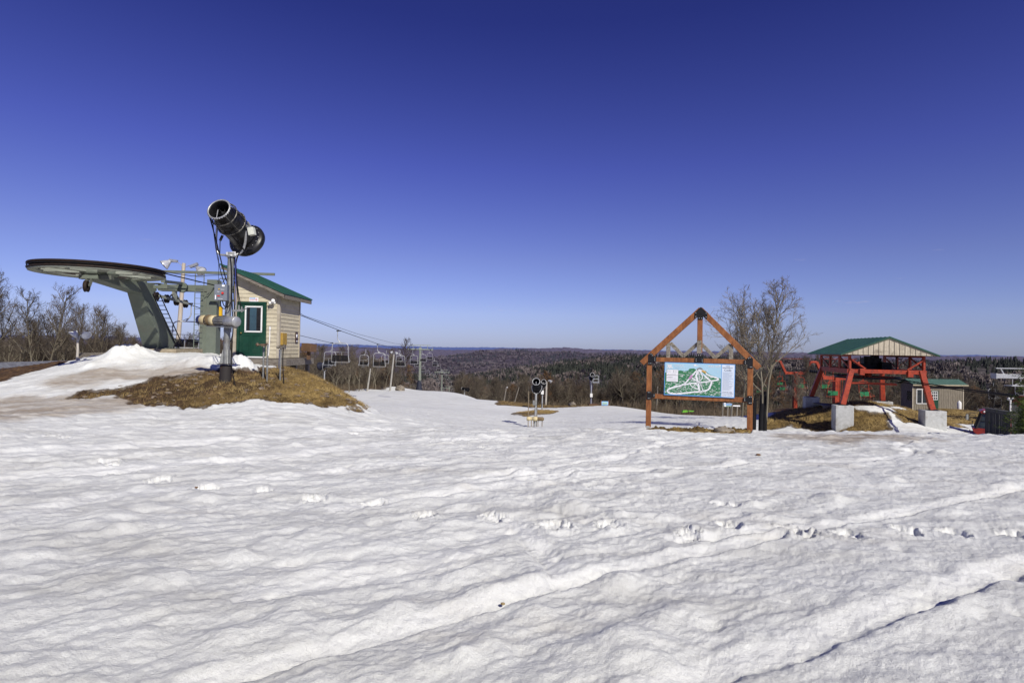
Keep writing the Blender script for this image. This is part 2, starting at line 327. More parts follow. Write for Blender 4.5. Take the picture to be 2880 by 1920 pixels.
# ------------------------------------------------------------------ the ground sheet
def build_ground():
    az = np.concatenate([np.linspace(-math.pi, -.92, 90, endpoint=False), np.linspace(-.92, .92, int(1250*QL), endpoint=False), np.linspace(.92, math.pi, 90)])
    rr = np.concatenate([[.05, .6, 1.2], np.exp(np.linspace(math.log(1.8), math.log(60), int(900*QL), endpoint=False)), np.exp(np.linspace(math.log(60), math.log(15000), int(400*QL)))])
    A, RR = np.meshgrid(az, rr); x = (RR*np.sin(A)).ravel(); y = (RR*np.cos(A)).ravel(); na = len(az); nr = len(rr)
    r = RR.ravel(); z = height(x, y); u, v = uv(x, y)
    # masks
    near = r < 175; un, vn, xn, yn = u[near], v[near], x[near], y[near]
    rag = fbm(un*1.6, vn*1.6, 5, .6)*.16+fbm(xn*1.3, yn*1.3, 3)*.02
    rag2 = fbm(un*5, vn*5, 4, .6)*.05
    snow = sstep(-.05, .05, sdist(poly_uv(FIELD), un, vn)+rag*.35)
    br = np.zeros_like(un)
    for i, pl in enumerate(BROWN):
        k = 1.0 if i < 2 else .3
        br = np.maximum(br, sstep(-.035*k, .035*k, sdist(poly_uv(pl), un, vn)+rag*(1 if i < 2 else .25)*.9+rag2*k))
    br = np.maximum(br, sstep(-.02, .02, sdist(poly_uv(BR2), un, vn)+rag2*.7))
    for pl in SNOW2: br *= 1-sstep(-.015, .015, sdist(poly_uv(pl), un, vn)+rag2*.5)
    snow = snow*(1-br)
    mud = np.zeros_like(un)
    for pl in MUD: mud = np.maximum(mud, sstep(-.2, .12, sdist(poly_uv(pl), un, vn)+rag*1.2))
    S = np.zeros_like(r); B = np.zeros_like(r); M = np.zeros_like(r); S[near] = snow; B[near] = br; M[near] = mud
    S = np.where(np.abs(A.ravel()) > 1.0, np.where(r < 25, 1.0, 0), S)
    # relief of the snow
    q = r < 60; xq, yq, rq = x[q], y[q], r[q]; dz = np.zeros_like(xq)
    dx_, dy_ = .90, .43
    al = xq*dx_+yq*dy_; ac = -xq*dy_+yq*dx_
    warp = pn(xq*.5, yq*.5)*.5
    left = sstep(3.0, -1.5, xq-.25*yq)
    fade = np.clip(1.5-rq/40, .25, 1)
    rid = pn(al*.9+warp, ac*3.4+warp*1.5)
    rid = np.where(rid > 0, rid, rid*1.1)
    dz += rid*(.007+.013*left)*fade
    rd2 = 1-np.abs(pn(al*.55+9, ac*2.0+4+warp)*2)
    dz += rd2*(.004+.011*left)*fade
    dz += fbm(xq*1.1, yq*1.1, 3)*.018+fbm(xq*2.9+5, yq*3.6, 2)*.010+fbm(al*2.6, ac*7, 4, .64)*.0095*(.5+left)+fbm(xq*7, yq*11, 4, .64)*.0068*(1-.35*left)-np.maximum(0, pn(xq*9+3, yq*13)-.1)*.022*sstep(.0, .45, pn(xq*.55+21, yq*.55))
    # scalloped sun cups
    cups = np.maximum(0, pn(xq*2.6+40, yq*3.6)-.12); dz += cups*.060*(.45+.55*sstep(-.2, .5, pn(xq*.4, yq*.4+8)))
    # hard packed lumps
    lm = np.maximum(0, pn(al*1.4+70, ac*2.6)-.28); dz += lm*.11*sstep(0, .3, pn(xq*.7+3, yq*.7))
    # ski and sled tracks: grooves along polylines measured in the photo
    def g0(px, py):
        return hit(px*1.2245, py*1.2245, 1.9, 40)
    TR = [([(440,1600),(560,1562),(720,1523),(880,1478),(1010,1436),(1155,1396),(1330,1350),(1500,1307),(1660,1272),(1790,1246)], .034, .085),
          ([(1560,1252),(1850,1222),(1960,1209),(2060,1190),(2150,1172),(2240,1150),(2380,1122)], .027, .08),
          ([(1500,1640),(1700,1560),(1840,1518),(1960,1462),(2060,1430),(2150,1396),(2250,1350),(2380,1300)], .028, .11),
          ([(1090,1105),(1200,1088),(1300,1075),(1420,1058),(1540,1020),(1640,1012)], .022, .09),
          ([(1060,1120),(1250,1094),(1500,1085),(1800,1068),(1980,1065),(2090,1050),(2100,1038),(2060,1028),(2120,1012)], .02, .085),
          ([(800,1178),(900,1160),(1040,1142),(1150,1128),(1300,1100)], .025, .13),
          ([(0,1205),(200,1160),(420,1140),(700,1100),(1000,1060),(1250,1030)], .018, .2),
          ([(0,1108),(300,1088),(700,1052),(900,1025),(1200,1008)], .045, .25), ([(0,1052),(300,1032),(600,1015),(900,990)], .04, .3),
          ([(1180,1228),(1215,1262),(1255,1305),(1275,1350)], .018, .11), ([(1560,1340),(1500,1375),(1450,1440)], .010, .1),
          ([(1640,1210),(1700,1190),(1660,1230),(1600,1300)], .012, .08), ([(1150,1210),(1060,1260),(900,1290),(700,1300)], .014, .16), ([(620,1390),(800,1350),(1000,1330),(1100,1290)], .016, .15)]
    fresh_or_lit = np.zeros_like(xq)
    wob = pn(xq*1.7, yq*1.7)*.012+pn(xq*5, yq*5)*.006
    for pts, dep, wd in TR:
        W = np.array([g0(*p) for p in pts]); d = np.full(xq.shape, 1e9); s = np.zeros_like(xq)
        for i in range(len(W)-1):
            ex, ey = W[i+1]-W[i]; L = ex*ex+ey*ey; t = np.clip(((xq-W[i][0])*ex+(yq-W[i][1])*ey)/L, 0, 1)
            qx = xq-W[i][0]-t*ex; qy = yq-W[i][1]-t*ey; dd = np.hypot(qx, qy); m = dd < d
            d = np.where(m, dd, d); s = np.where(m, np.sign(ex*qy-ey*qx), s)
        sd_ = s*d+wob; t = sd_/wd
        env = .85+.5*pn(al*.8, ac*.8)
        # steep near wall on the camera side, shallow far wall, small berm
        prof = -np.clip(1-(t+.1)/1.7, 0, 1)**.8*(t > -.1)-sstep(-.75, -.1, t)*(t <= -.1)+.18*np.exp(-((t+1.1)/.4)**2)+.12*np.exp(-((t-1.9)/.5)**2)
        fresh_or_lit = np.maximum(fresh_or_lit, sstep(-.1, .15, t)*sstep(1.75, 1.2, t)*min(1, dep/.022)*.6*np.clip(env*1.2, 0, 1))  # far wall of each track painted paler, as though sunlit
        dz += prof*dep*1.45*env*np.clip(1.2-rq/60, .3, 1)
    # foot prints: broken crust
    FP = [(1275,1218,1.3),(1400,1217,1.0),(1580,1236,1.0),(1675,1214,1.0),(1835,1232,1.3),(1950,1238,1.0),(2080,1228,1.0),(2190,1232,1.0),(2340,1240,1.1),(250,1068,1),(120,1006,1),(150,1010,.9),(285,1095,1.2),(370,1107,1.2),(475,1129,1.1),(608,1136,.8),(725,1152,1.2),(860,1161,1.0),(975,1191,1.1),(1130,1199,1.0),(260,1075,.9),(815,1003,.9),(1110,1031,.8),(1050,1240,.0),(1650,1166,.7),(1690,1170,.6)]
    for i, (a, b, sc) in enumerate(FP):
        if not sc: continue
        cx_, cy_ = g0(a, b); dd = np.hypot(xq-cx_, yq-cy_); m = dd < .8
        if not m.any(): continue
        X = xq[m]-cx_; Y = yq[m]-cy_; nn = fbm(X*9+i*7, Y*9+i*3, 4, .65)
        e_ = np.sqrt((X/(.115*sc))**2+(Y/(.13*sc))**2)+nn*.38
        bowl = -sstep(1.05, .7, e_)*.042*sc*(1-Y/.3*.6)
        rim = np.exp(-((e_-1.2)/.22)**2)*.012*sc
        dz[m] += bowl+rim+fbm(X*17+i*7, Y*17, 3, .55)*.014*np.exp(-(e_/1.1)**4); fresh_or_lit[m] = np.maximum(fresh_or_lit[m], sstep(1.1, .85, e_)*.9)
    # dents and lumps
    for (a, b, s_, h_) in [(898,1418,.11,.05),(1415,1358,.10,.045),(1225,1415,.12,.05),(1580,1425,.15,.06),(1640,1445,.1,-.04),(1700,1455,.1,.04),(1430,1255,.12,.04),(1455,1510,.24,.08),(1420,1495,.12,.05),(1370,1420,.1,.05),(1290,1512,.1,.05),(1060,1525,.06,.05),(1510,1440,.09,.03),(2070,1275,.06,-.05),(2080,1112,.10,-.05),(2050,1108,.12,.05),(2330,1330,.08,-.06),(2340,1420,.05,-.05),(2150,1315,.12,-.04),(1850,1205,.07,-.04),(1830,1400,.09,-.05),(1890,1180,.06,-.04),(560,1290,.1,.04),(340,1270,.12,.05),(690,1410,.14,.05),(640,1450,.12,.05),(520,1480,.1,.05),(60,1410,.16,.06),(860,1205,.1,.04),(930,1215,.12,.05),(1035,1215,.1,.04),(1945,1462,.12,-.04),(2165,1408,.06,-.04)]:
        cx_, cy_ = g0(a, b); dd = ((al-(cx_*dx_+cy_*dy_))/1.25)**2+(ac-(-cx_*dy_+cy_*dx_))**2; dz += h_*.75*np.exp(-dd/(s_*s_))
    sn = S[q]; bn = B[q]; FR = np.zeros_like(r); FR[q] = fresh_or_lit
    rough = fbm(xq*2.5, yq*2.5, 5, .62)
    fx = np.abs(A.ravel()[q]) < 1.0
    dzs = dz*np.where(fx, 1, .5)
    dzb = rough*.065+fbm(xq*11, yq*11, 3, .6)*.034
    dz = dzs*sn+dzb*np.maximum(bn, (1-sn)*.8)
    dz += sn*.035
    # snow banks pushed up beside the lift
    def lump(px, D, sx, sy, h, k=.3):
        c = P(px, 960, D); X = (xq-c.x)/sx; Y = (yq-c.y)/sy; e_ = np.exp(-(X*X+Y*Y)); return h*e_*(1+k*fbm(xq*2.2, yq*2.2, 4, .6))
    pile = lump(372, 20.7, .72, .7, .34)+lump(345, 20.4, .6, .5, .10)+lump(322, 20.2, .6, .5, .14)+lump(600, 19.6, 1.1, .4, .22)+lump(540, 20, .9, .4, .08)
    lp = lump(672, 18.6, .50, .40, .42, .15)+lump(694, 18.4, .34, .35, .16, .15)
    dz += pile+lp
    c = P(1962, 960, 14.45); X = (xq-c.x)*.931-(yq-c.y)*.366; Y = (xq-c.x)*.366+(yq-c.y)*.931; dz += .11*np.exp(-(X/1.35)**4-(Y/.42)**2)
    z[q] += dz
    lpm = np.clip((lp-.1)/.05, 0, 1); S[q] = np.maximum(S[q], lpm); B[q] *= 1-lpm
    # woodland floor
    m = (r > 60) & (r < 400); z[m] += fbm(x[m]/6, y[m]/6, 3)*.25*(1-S[m])
    # tree canopy roughness on the farthest hills
    m = r > 2300; z[m] += (fbm(x[m]/45, y[m]/45, 3, .7)*4.5+pn(x[m]/14, y[m]/14)*2)*np.clip((r[m]-2300)/600, 0, 1)
    me = bpy.data.meshes.new('ground'); nv = len(x); me.vertices.add(nv)
    co = np.empty((nv, 3), np.float32); co[:, 0] = x; co[:, 1] = y; co[:, 2] = z; me.vertices.foreach_set('co', co.ravel())
    i = np.arange(nr-1)[:, None]*na; j = np.arange(na-1)[None]; a = (i+j).ravel(); qd = np.stack([a, a+na, a+na+1, a+1], 1)[:, ::-1]
    nf = len(qd); me.loops.add(nf*4); me.loops.foreach_set('vertex_index', qd.astype(np.int32).ravel()); me.polygons.add(nf)
    me.polygons.foreach_set('loop_start', (np.arange(nf)*4).astype(np.int32)); me.polygons.foreach_set('loop_total', np.full(nf, 4, np.int32)); me.polygons.foreach_set('use_smooth', np.ones(nf, bool))
    me.update(calc_edges=True); me.validate()
    a2 = me.attributes.new('fresh_or_lit', 'FLOAT', 'POINT'); a2.data.foreach_set('value', FR.astype(np.float32))
    at = me.color_attributes.new('cover', 'FLOAT_COLOR', 'POINT'); c = np.zeros((nv, 4), np.float32)
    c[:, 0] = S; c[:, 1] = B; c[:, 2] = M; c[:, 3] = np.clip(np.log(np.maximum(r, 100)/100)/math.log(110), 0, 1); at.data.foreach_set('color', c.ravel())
    o = bpy.data.objects.new('ground', me); COL.objects.link(o); o['kind'] = 'structure'; o['label'] = 'trodden old snow over a hilltop with wooded hills beyond'
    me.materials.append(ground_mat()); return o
def ground_mat():
    m = bpy.data.materials.new('ground_snow_and_grass'); m.use_nodes = True; t = m.node_tree; b = t.nodes['Principled BSDF']; L = t.links.new
    at = N(t, 'ShaderNodeAttribute', attribute_name='cover'); sp = N(t, 'ShaderNodeSeparateColor'); L(at.outputs['Color'], sp.inputs[0])
    tc = N(t, 'ShaderNodeTexCoord'); O = tc.outputs['Object']
    def noise(s, d=5, rg=.6, st=None, vec=None):
        n = N(t, 'ShaderNodeTexNoise'); n.inputs['Scale'].default_value = s; n.inputs['Detail'].default_value = d; n.inputs['Roughness'].default_value = rg
        src = vec or O
        if st:
            mp = N(t, 'ShaderNodeMapping'); mp.inputs['Scale'].default_value = st; mp.inputs['Rotation'].default_value = (0, 0, R(-25)); L(src, mp.inputs[0]); src = mp.outputs[0]
        L(src, n.inputs[0]); return n.outputs[0]
    def ramp(f, *st):
        r = N(t, 'ShaderNodeValToRGB'); e = r.color_ramp.elements; e[0].position = st[0][0]; e[0].color = (*st[0][1], 1); e[1].position = st[-1][0]; e[1].color = (*st[-1][1], 1)
        for p, c in st[1:-1]: q = e.new(p); q.color = (*c, 1)
        L(f, r.inputs[0]); return r.outputs[0]
    def mix(f, a, c, bt='MIX'):
        x = N(t, 'ShaderNodeMix', data_type='RGBA', blend_type=bt)
        if isinstance(f, float): x.inputs[0].default_value = f
        else: L(f, x.inputs[0])
        for k, q in ((6, a), (7, c)):
            if isinstance(q, tuple): x.inputs[k].default_value = (*q, 1)
            else: L(q, x.inputs[k])
        return x.outputs[2]
    def mrange(f, a, c, lo=0., hi=1.):
        r = N(t, 'ShaderNodeMapRange'); r.inputs[1].default_value = a; r.inputs[2].default_value = c; r.inputs[3].default_value = lo; r.inputs[4].default_value = hi; L(f, r.inputs[0]); return r.outputs[0]
    # snow: white with faint grey-tan streaks of old dirt and dark grains
    sn = ramp(noise(.9, 6, .65, (.6, 1.8, 1)), (.3, (.57, .575, .545)), (.5, (.73, .745, .72)), (.7, (.81, .83, .805)))
    sn = mix(mrange(noise(75, 4, .75), .40, .62, .28, 0.), sn, (.48, .485, .48))
    fa = N(t, 'ShaderNodeAttribute', attribute_name='fresh_or_lit'); sn = mix(fa.outputs['Fac'], sn, (.86, .875, .85))  # paler broken prints, and sunlit tone painted on track walls
    gr = mrange(noise(160, 2, .5), .66, .74, 0., .45); sn = mix(gr, sn, (.42, .39, .34))
    st = mrange(noise(.45, 7, .7, (1, 2.2, 1)), .56, .74, 0., .5); sn = mix(st, sn, (.50, .47, .41))
    mud = mix(noise(1.2, 7, .7, (.5, 2.5, 1)), (.20, .15, .10), (.52, .47, .40))
    mm = N(t, 'ShaderNodeMath', operation='MULTIPLY'); L(sp.outputs[2], mm.inputs[0]); L(mrange(noise(.8, 8, .72, (.5, 2.6, 1)), .34, .58, .35, 1.0), mm.inputs[1]); sn = mix(mm.outputs[0], sn, mud)
    # matted winter grass and soil
    gs = ramp(noise(11, 9, .8), (.30, (.03, .02, .010)), (.44, (.16, .105, .036)), (.56, (.34, .24, .085)), (.72, (.52, .40, .19)))
    so_ = ramp(noise(13, 9, .8), (.32, (.016, .010, .007)), (.5, (.075, .045, .024)), (.68, (.24, .15, .09)))
    sepx = N(t, 'ShaderNodeSeparateXYZ'); L(O, sepx.inputs[0])
    sideL = mrange(sepx.outputs[0], -6.2, -9.2, 0., 1.)     # soil patch on the left flank of the lift mound, grass to its right
    nx = N(t, 'ShaderNodeMath', operation='ADD'); L(sideL, nx.inputs[0]); L(mrange(noise(.8, 5, .6), .35, .65, -.5, .5), nx.inputs[1]); nx.use_clamp = True
    bw = mix(nx.outputs[0], gs, so_)
    bw = mix(mrange(noise(1.3, 6, .7), .42, .60, .75, 0.), bw, (.045, .030, .016))
    leaf = ramp(noise(2.5, 8, .75), (.3, (.028, .018, .012)), (.5, (.085, .052, .028)), (.7, (.20, .12, .055)))
    near = mix(sp.outputs[0], mix(sp.outputs[1], leaf, bw), sn)
    ed_ = N(t, 'ShaderNodeMath', operation='MULTIPLY'); L(mrange(sp.outputs[0], .02, .35), ed_.inputs[0]); L(mrange(sp.outputs[0], .98, .6), ed_.inputs[1])
    e2_ = N(t, 'ShaderNodeMath', operation='MULTIPLY'); L(ed_.outputs[0], e2_.inputs[0]); e2_.inputs[1].default_value = .75; near = mix(e2_.outputs[0], near, (.085, .062, .042))
    # distant woodland: grey-brown bare crowns, dark evergreens, distance haze painted in as bluer tint
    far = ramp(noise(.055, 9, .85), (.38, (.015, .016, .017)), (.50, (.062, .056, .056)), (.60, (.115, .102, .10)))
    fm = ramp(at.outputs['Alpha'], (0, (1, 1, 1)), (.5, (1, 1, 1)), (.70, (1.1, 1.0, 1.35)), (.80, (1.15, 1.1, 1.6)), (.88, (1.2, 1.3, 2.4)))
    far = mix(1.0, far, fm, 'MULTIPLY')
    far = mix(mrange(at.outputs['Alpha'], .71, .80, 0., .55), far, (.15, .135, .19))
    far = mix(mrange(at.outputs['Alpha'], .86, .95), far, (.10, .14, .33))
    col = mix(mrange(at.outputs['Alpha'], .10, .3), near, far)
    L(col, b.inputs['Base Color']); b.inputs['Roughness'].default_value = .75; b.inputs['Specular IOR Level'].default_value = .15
    b1 = N(t, 'ShaderNodeBump'); b1.inputs['Distance'].default_value = .022; b1.inputs['Strength'].default_value = .9; L(noise(22, 7, .75), b1.inputs['Height'])
    b2 = N(t, 'ShaderNodeBump'); b2.inputs['Distance'].default_value = .006; b2.inputs['Strength'].default_value = .9; L(noise(150, 3, .6), b2.inputs['Height']); L(b1.outputs[0], b2.inputs['Normal'])
    L(b2.outputs[0], b.inputs['Normal'])
    return m
build_ground()
# ------------------------------------------------------------------ materials of the things
GG = pm('grey_green_paint', (.155, .18, .145), (.12, .14, .112), 3, .55, 0, .05, 30, dirt=(.12, .115, .09), dscale=1.5)
GGL = pm('bounce_lit_green_paint', (.29, .31, .26), (.22, .24, .20), 3, .55, 0, .05, 30, dirt=(.16, .15, .12), dscale=1.5)  # grey-green paint lightened: light bounced off snow put into the colour
GGD = pm('dark_green_paint', (.12, .13, .11), None, 3, .6)  # darker than the main grey-green paint
BLK = pm('black_rubber', (.010, .010, .012), (.006, .006, .007), 8, .65, spec=.15)
RUST = pm('dark_rusty_rim', (.030, .018, .013), (.012, .009, .009), 5, .75)
GALV = pm('galvanised_steel', (.50, .51, .51), (.36, .37, .37), 9, .42, .55, .1, 40, spec=.5)
GALVD = pm('dull_galvanised_pipe', (.30, .31, .30), (.17, .175, .17), 6, .5, .4, .15, 30, dirt=(.12, .09, .06))
STEEL = pm('bright_chair_tube', (.50, .51, .51), (.34, .35, .35), 6, .38, .3, spec=.5)
CONC = pm('pale_concrete', (.50, .51, .50), (.40, .41, .40), 5, .85, 0, .3, 30, dirt=(.25, .235, .20), dscale=2.2)
CONCT = pm('stained_concrete', (.36, .31, .22), (.24, .20, .14), 4, .9, 0, .3, 25)
SIDING = pm('tan_lap_siding', (.54, .49, .36), (.45, .405, .295), 3, .7, 0, .15, 60, (1, 1, 5), dirt=(.30, .26, .19), dscale=2)
TRIM = pm('tan_trim_board', (.44, .40, .32), (.33, .29, .22), 4, .75, 0, .1, 40)
GREEN = pm('green_door_paint', (.008, .052, .030), (.005, .036, .021), 3, .45, 0, .04, 40, dirt=(.03, .07, .045))
ROOFG = pm('green_metal_roof', (.020, .085, .055), (.012, .06, .04), 2, .45, .0, spec=.5)
WHITE = pm('white_paint', (.78, .78, .76), (.66, .66, .64), 5, .5)
WEATH = pm('weathered_grey_wood', (.26, .235, .20), (.13, .115, .095), 5, .85, 0, .4, 25, (6, 6, .7), dirt=(.08, .07, .055))
WEATHX = pm('weathered_deck_wood', (.25, .225, .19), (.10, .085, .07), 6, .85, 0, .4, 25, (.7, 3, 6))
STAIN = pm('orange_brown_stained_timber', (.34, .135, .045), (.17, .062, .022), 3.5, .55, 0, .25, 30, (4, 4, 1.0), dirt=(.16, .06, .022), dscale=4)
GWOOD = pm('bare_grey_timber', (.30, .27, .22), (.13, .115, .09), 7, .85, 0, .3, 30, (3, 3, 3))
PLATE = pm('black_steel_plate', (.022, .022, .024), (.012, .012, .013), 12, .5, .3, .1, 30)
RED = pm('orange_red_paint', (.40, .055, .022), (.24, .032, .015), 2.5, .5, 0, .05, 20, dirt=(.09, .030, .02), dscale=7)
REDD = pm('machine_red_paint', (.30, .022, .014), (.18, .015, .011), 3, .35, spec=.5)
DARKM = pm('dark_oily_machinery', (.03, .03, .032), (.012, .012, .013), 6, .5, .4)
GRNS = pm('green_seat_boards', (.02, .20, .08), (.014, .13, .05), 5, .5)
BOARDT = pm('tan_vertical_boards', (.55, .49, .38), (.38, .335, .25), 3, .8, 0, .3, 30, (5, 5, .5), dirt=(.16, .135, .095))
BOARDG = pm('brown_grey_vertical_boards', (.27, .24, .19), (.13, .113, .087), 4, .85, 0, .3, 30, (6, 6, .6))
DARKF = pm('dark_stained_boards', (.055, .056, .058), (.03, .031, .033), 5, .8, 0, .3, 30, (6, 6, .6))
BARK = pm('pale_grey_bark', (.27, .24, .175), (.09, .078, .055), 3, .9, 0, .3, 12, (2, 2, .6), rnd=.18)
TWIG = pm('brown_grey_twigs', (.135, .11, .083), (.065, .052, .039), 1.2, .9, rnd=.25)
TWIGL = pm('pale_fine_twigs', (.22, .185, .14), (.12, .10, .075), 1.2, .9)
TWIGD = pm('dark_twigs', (.10, .078, .062), (.05, .038, .03), 1.2, .9, rnd=.25)
RUSTL = pm('rusty_dead_leaves', (.22, .125, .06), (.10, .058, .03), 3, .8, rnd=.2)
PINE = pm('pine_needles', (.13, .17, .025), (.03, .06, .012), 6, .6)
PINED = pm('dark_evergreen', (.022, .034, .020), (.010, .016, .011), .6, .9, rnd=.3)
ROCK = pm('lichened_rock', (.30, .26, .20), (.14, .12, .10), 5, .9, 0, .5, 12)
GLASS = pm('dark_window_glass', (.03, .04, .05), (.015, .02, .025), 3, .06, spec=.9)
GLASSB = pm('bluish_window_glass', (.03, .07, .09), (.02, .045, .06), 2, .08, spec=.9)
LENS = pm('clear_lamp_lens', (.80, .81, .80), (.68, .70, .70), 3, .35, spec=.5)
OCHRE = pm('ochre_electric_box', (.40, .26, .055), (.30, .19, .04), 4, .6)
YEL = pm('yellow_paint', (.70, .42, .02), None, 4, .5)
CREAM = pm('cream_coupling', (.62, .53, .32), (.45, .37, .2), 8, .6, 0, .2, 40)
BROWNR = pm('brown_ring', (.17, .12, .06), None, 8, .6)
BLUE = pm('deep_blue_cap', (.02, .03, .12), None, 6, .5)
REDL = pm('red_label', (.6, .03, .02), None, 6, .5)
BOXB = pm('brown_painted_box', (.14, .08, .045), (.10, .058, .033), 4, .7)
LIME = pm('lime_green_tarp', (.14, .40, .03), (.09, .28, .02), 4, .5)
HOSEB = pm('blue_hose', (.02, .03, .20), None, 4, .5)
SBLUE = pm('sign_pale_blue', (.40, .62, .75), (.38, .59, .72), 3, .4)
SEDGE = pm('sign_blue_edge', (.12, .38, .80), None, 3, .4)
SGREEN = pm('sign_forest_green', (.055, .21, .10), (.05, .19, .09), 4, .4)
SWHITE = pm('sign_white', (.82, .83, .85), (.78, .79, .82), 3, .4)
SPALE = pm('sign_pale_panel', (.62, .72, .84), (.72, .78, .86), 1.5, .4)
SINK = pm('sign_dark_ink', (.09, .10, .14), None, 3, .4)
SPINK = pm('sign_pink', (.62, .34, .58), None, 3, .4)
SORANGE = pm('sign_orange', (.72, .42, .12), None, 3, .4)
SGREY = pm('sign_grey', (.28, .28, .30), None, 3, .4)
NAVY = pm('navy_pad', (.03, .034, .055), (.018, .02, .035), 4, .7)
YTW = pm('galvanised_tower', (.30, .33, .27), (.22, .245, .20), 3, .6, .1)
# ------------------------------------------------------------------ left chairlift geometry (line runs away and slightly left)
ULv = Vector((-.069, 1, 0)).normalized(); WLv = Vector((ULv.y, -ULv.x, 0))
def LL(s, D, z):
    return Vector((-12.45-.069*D, D, z))+WLv*s
ROPEZ = [(18.7, 3.98), (26.3, 3.96), (29, 3.80), (33, 3.42), (43, 2.82), (61, 1.9), (79, 1.35), (100, 1.12), (120, 1.10), (134, 1.2), (137, 1.0), (151, -.9), (169, -2.9), (187, -4.9), (205, -6.7), (223, -8.2), (233, -8.9), (238, -9.6), (260, -13), (290, -18), (313, -21.6), (345, -27)]
def rz(D): return float(np.interp(D, [a for a, b in ROPEZ], [b for a, b in ROPEZ]))
def wheel_mesh(C, R0, rimname_mat, plate_mat, root):
    bw = thing('bullwheel', C-root.location, None, None); bw.parent = root; bw.scale = (1, 1, .85)
    MB().lathe([(R0-.10, -.02), (R0, -.03), (R0+.02, .02), (R0-.06, .06), (R0-.06, .12), (R0+.02, .16), (R0, .21), (R0-.10, .20), (R0-.10, -.02)], (0, 0, 0), (0, 0, 1), 72).build('rim', rimname_mat, bw)
    MB().lathe([(R0-.26, .0), (R0-.02, -.03), (R0-.02, -.085), (R0-.26, -.06), (R0-.26, .0)], (0, 0, 0), (0, 0, 1), 72).build('flange', GGL, bw)
    for k in range(6):
        a = k*math.pi/3+.2; c = Vector((math.cos(a), math.sin(a), 0)); t = Vector((-c.y, c.x, 0))
        m = MB().beam(c*.35, c*(R0-.3), .24, .07, w2=.26, h2=.06).beam(c*.45+Vector((0, 0, .09)), c*(R0-.3)+Vector((0, 0, .06)), .08, .12)
        m.beam(c*(R0*.55)+t*.05, c*(R0-.42)+t*(R0*.27), .10, .05).beam(c*(R0*.55)-t*.05, c*(R0-.42)-t*(R0*.27), .10, .05)
        m.build('spoke', GGL, bw)
    MB().lathe([(0, -.12), (.5, -.12), (.55, -.03), (.5, .1), (.3, .16), (0, .18)], (0, 0, 0), (0, 0, 1), 24).build('hub', plate_mat, bw)
    return bw
t = thing('lift_terminal', LL(0, 22.6, .95), 'grey-green chairlift return terminal with large horizontal bullwheel on a leaning column', 'chairlift terminal')
Bx = lambda s, D, z: LL(s, D, z)
m = MB(); Rm = Matrix(((WLv.x, ULv.x, 0), (WLv.y, ULv.y, 0), (0, 0, 1)))
m.box(LL(.25, 23.0, 1.12), (1.5, 2.2, .66), Rm).build('concrete_base', CONCT, t, True, .03)
m = MB(); m.beam(LL(0, 22.75, 1.44), LL(0, 20.95, 3.85), .78, .95, ULv, .50, .52).build('column', GG, t, True, .015)
m = MB()
for s in (-1, 1):
    for dd in (-.35, 0, .35): m.cyl(LL(s*.48, 22.75+dd, 1.42), LL(s*.48, 22.75+dd, 1.56), .035, n=8)
m.box(LL(0, 22.75, 1.465), (1.1, 1.3, .05), Rm).build('base_plate', GGD, t, True)
prof = [(18.4, 3.72), (18.4, 3.84), (19.4, 3.89), (20.4, 3.93), (21.7, 3.92), (21.9, 3.70), (21.4, 3.45), (20.6, 3.52)]
m = MB(); m.poly([LL(-.25, a, b) for a, b in prof], WLv*.50).build('arm', GG, t, True, .012)
MB().box(LL(.62, 21.7, 3.80), (.5, .6, .12), Rm).build('counter_bracket', GG, t, True)
bw = wheel_mesh(LL(0, 18.9, 3.98), 1.87, RUST, GG, t)
m = MB(); c = LL(-.05, 18.35, 3.47); m.lathe([(.06, -.03), (.14, -.035), (.19, -.045), (.17, 0), (.19, .045), (.14, .035), (.06, .03)], c, (.95, .3, 0), 20).build('guide_sheave', RUST, t, True)
MB().beam(c+Vector((-.08, 0, 0)), c+Vector((-.04, .1, .3)), .03, .08).beam(c+Vector((.08, .02, 0)), c+Vector((.1, .12, .3)), .03, .08).beam(LL(-.35, 18.5, 3.78), LL(.6, 18.6, 3.8), .18, .14).build('sheave_bracket', GGD, t, True)
m = MB()
la, lb = P(494, 968, 23.0), P(430, 828, 21.3)
for s in (.0, .30): m.tube([la+WLv*s-ULv*s*.3, lb+WLv*s-ULv*s*.3], .022, 6)
for k in range(12):
    f = (k+.5)/12; p = la.lerp(lb, f); m.tube([p, p+(WLv-ULv*.3)*.30], .014, 5)
m.build('ladder', DARKM, t, True)
# portal tower beside the terminal
t = thing('lift_tower', LL(0, 27, 1.0), 'grey-green lift tower with ladder and sheaves standing between the bullwheel and the tan hut', 'lift tower')
MB().box(LL(.12, 27, 2.85), (.46, .5, 3.7), Rm).box(LL(-.28, 27.0, 2.65), (.30, .34, 3.3), Rm).build('mast', GG, t, True, .01)
MB().beam(P(458, 791, 23), P(512, 797, 26.6), .14, .12).beam(P(440, 806, 24.5), P(500, 812, 26.4), .1, .05).build('strut', GG, t, True)
MB().beam(LL(-2.35, 27, 4.28), LL(3.1, 27, 4.28), .42, .30).box(LL(-2.5, 26.8, 4.45), (.6, .5, .04), Rm).build('crossarm', GG, t, True, .01)
m = MB(); m.beam(LL(-2.6, 27, 5.05), LL(2.9, 27, 5.05), .10, .12)
for s in (-2.1, 2.1): m.beam(LL(s, 27, 4.4), LL(s-.12, 27, 5.02), .09, .1)
m.tube([LL(.5, 26.7, 4.4), LL(.75, 26.7, 4.75), LL(2.2, 26.7, 4.75)], .02, 6).tube([LL(-.05, 26.7, 3.9), LL(.45, 26.7, 4.62), LL(.5, 26.7, 4.75), LL(1.5, 26.7, 4.75)], .025, 6)
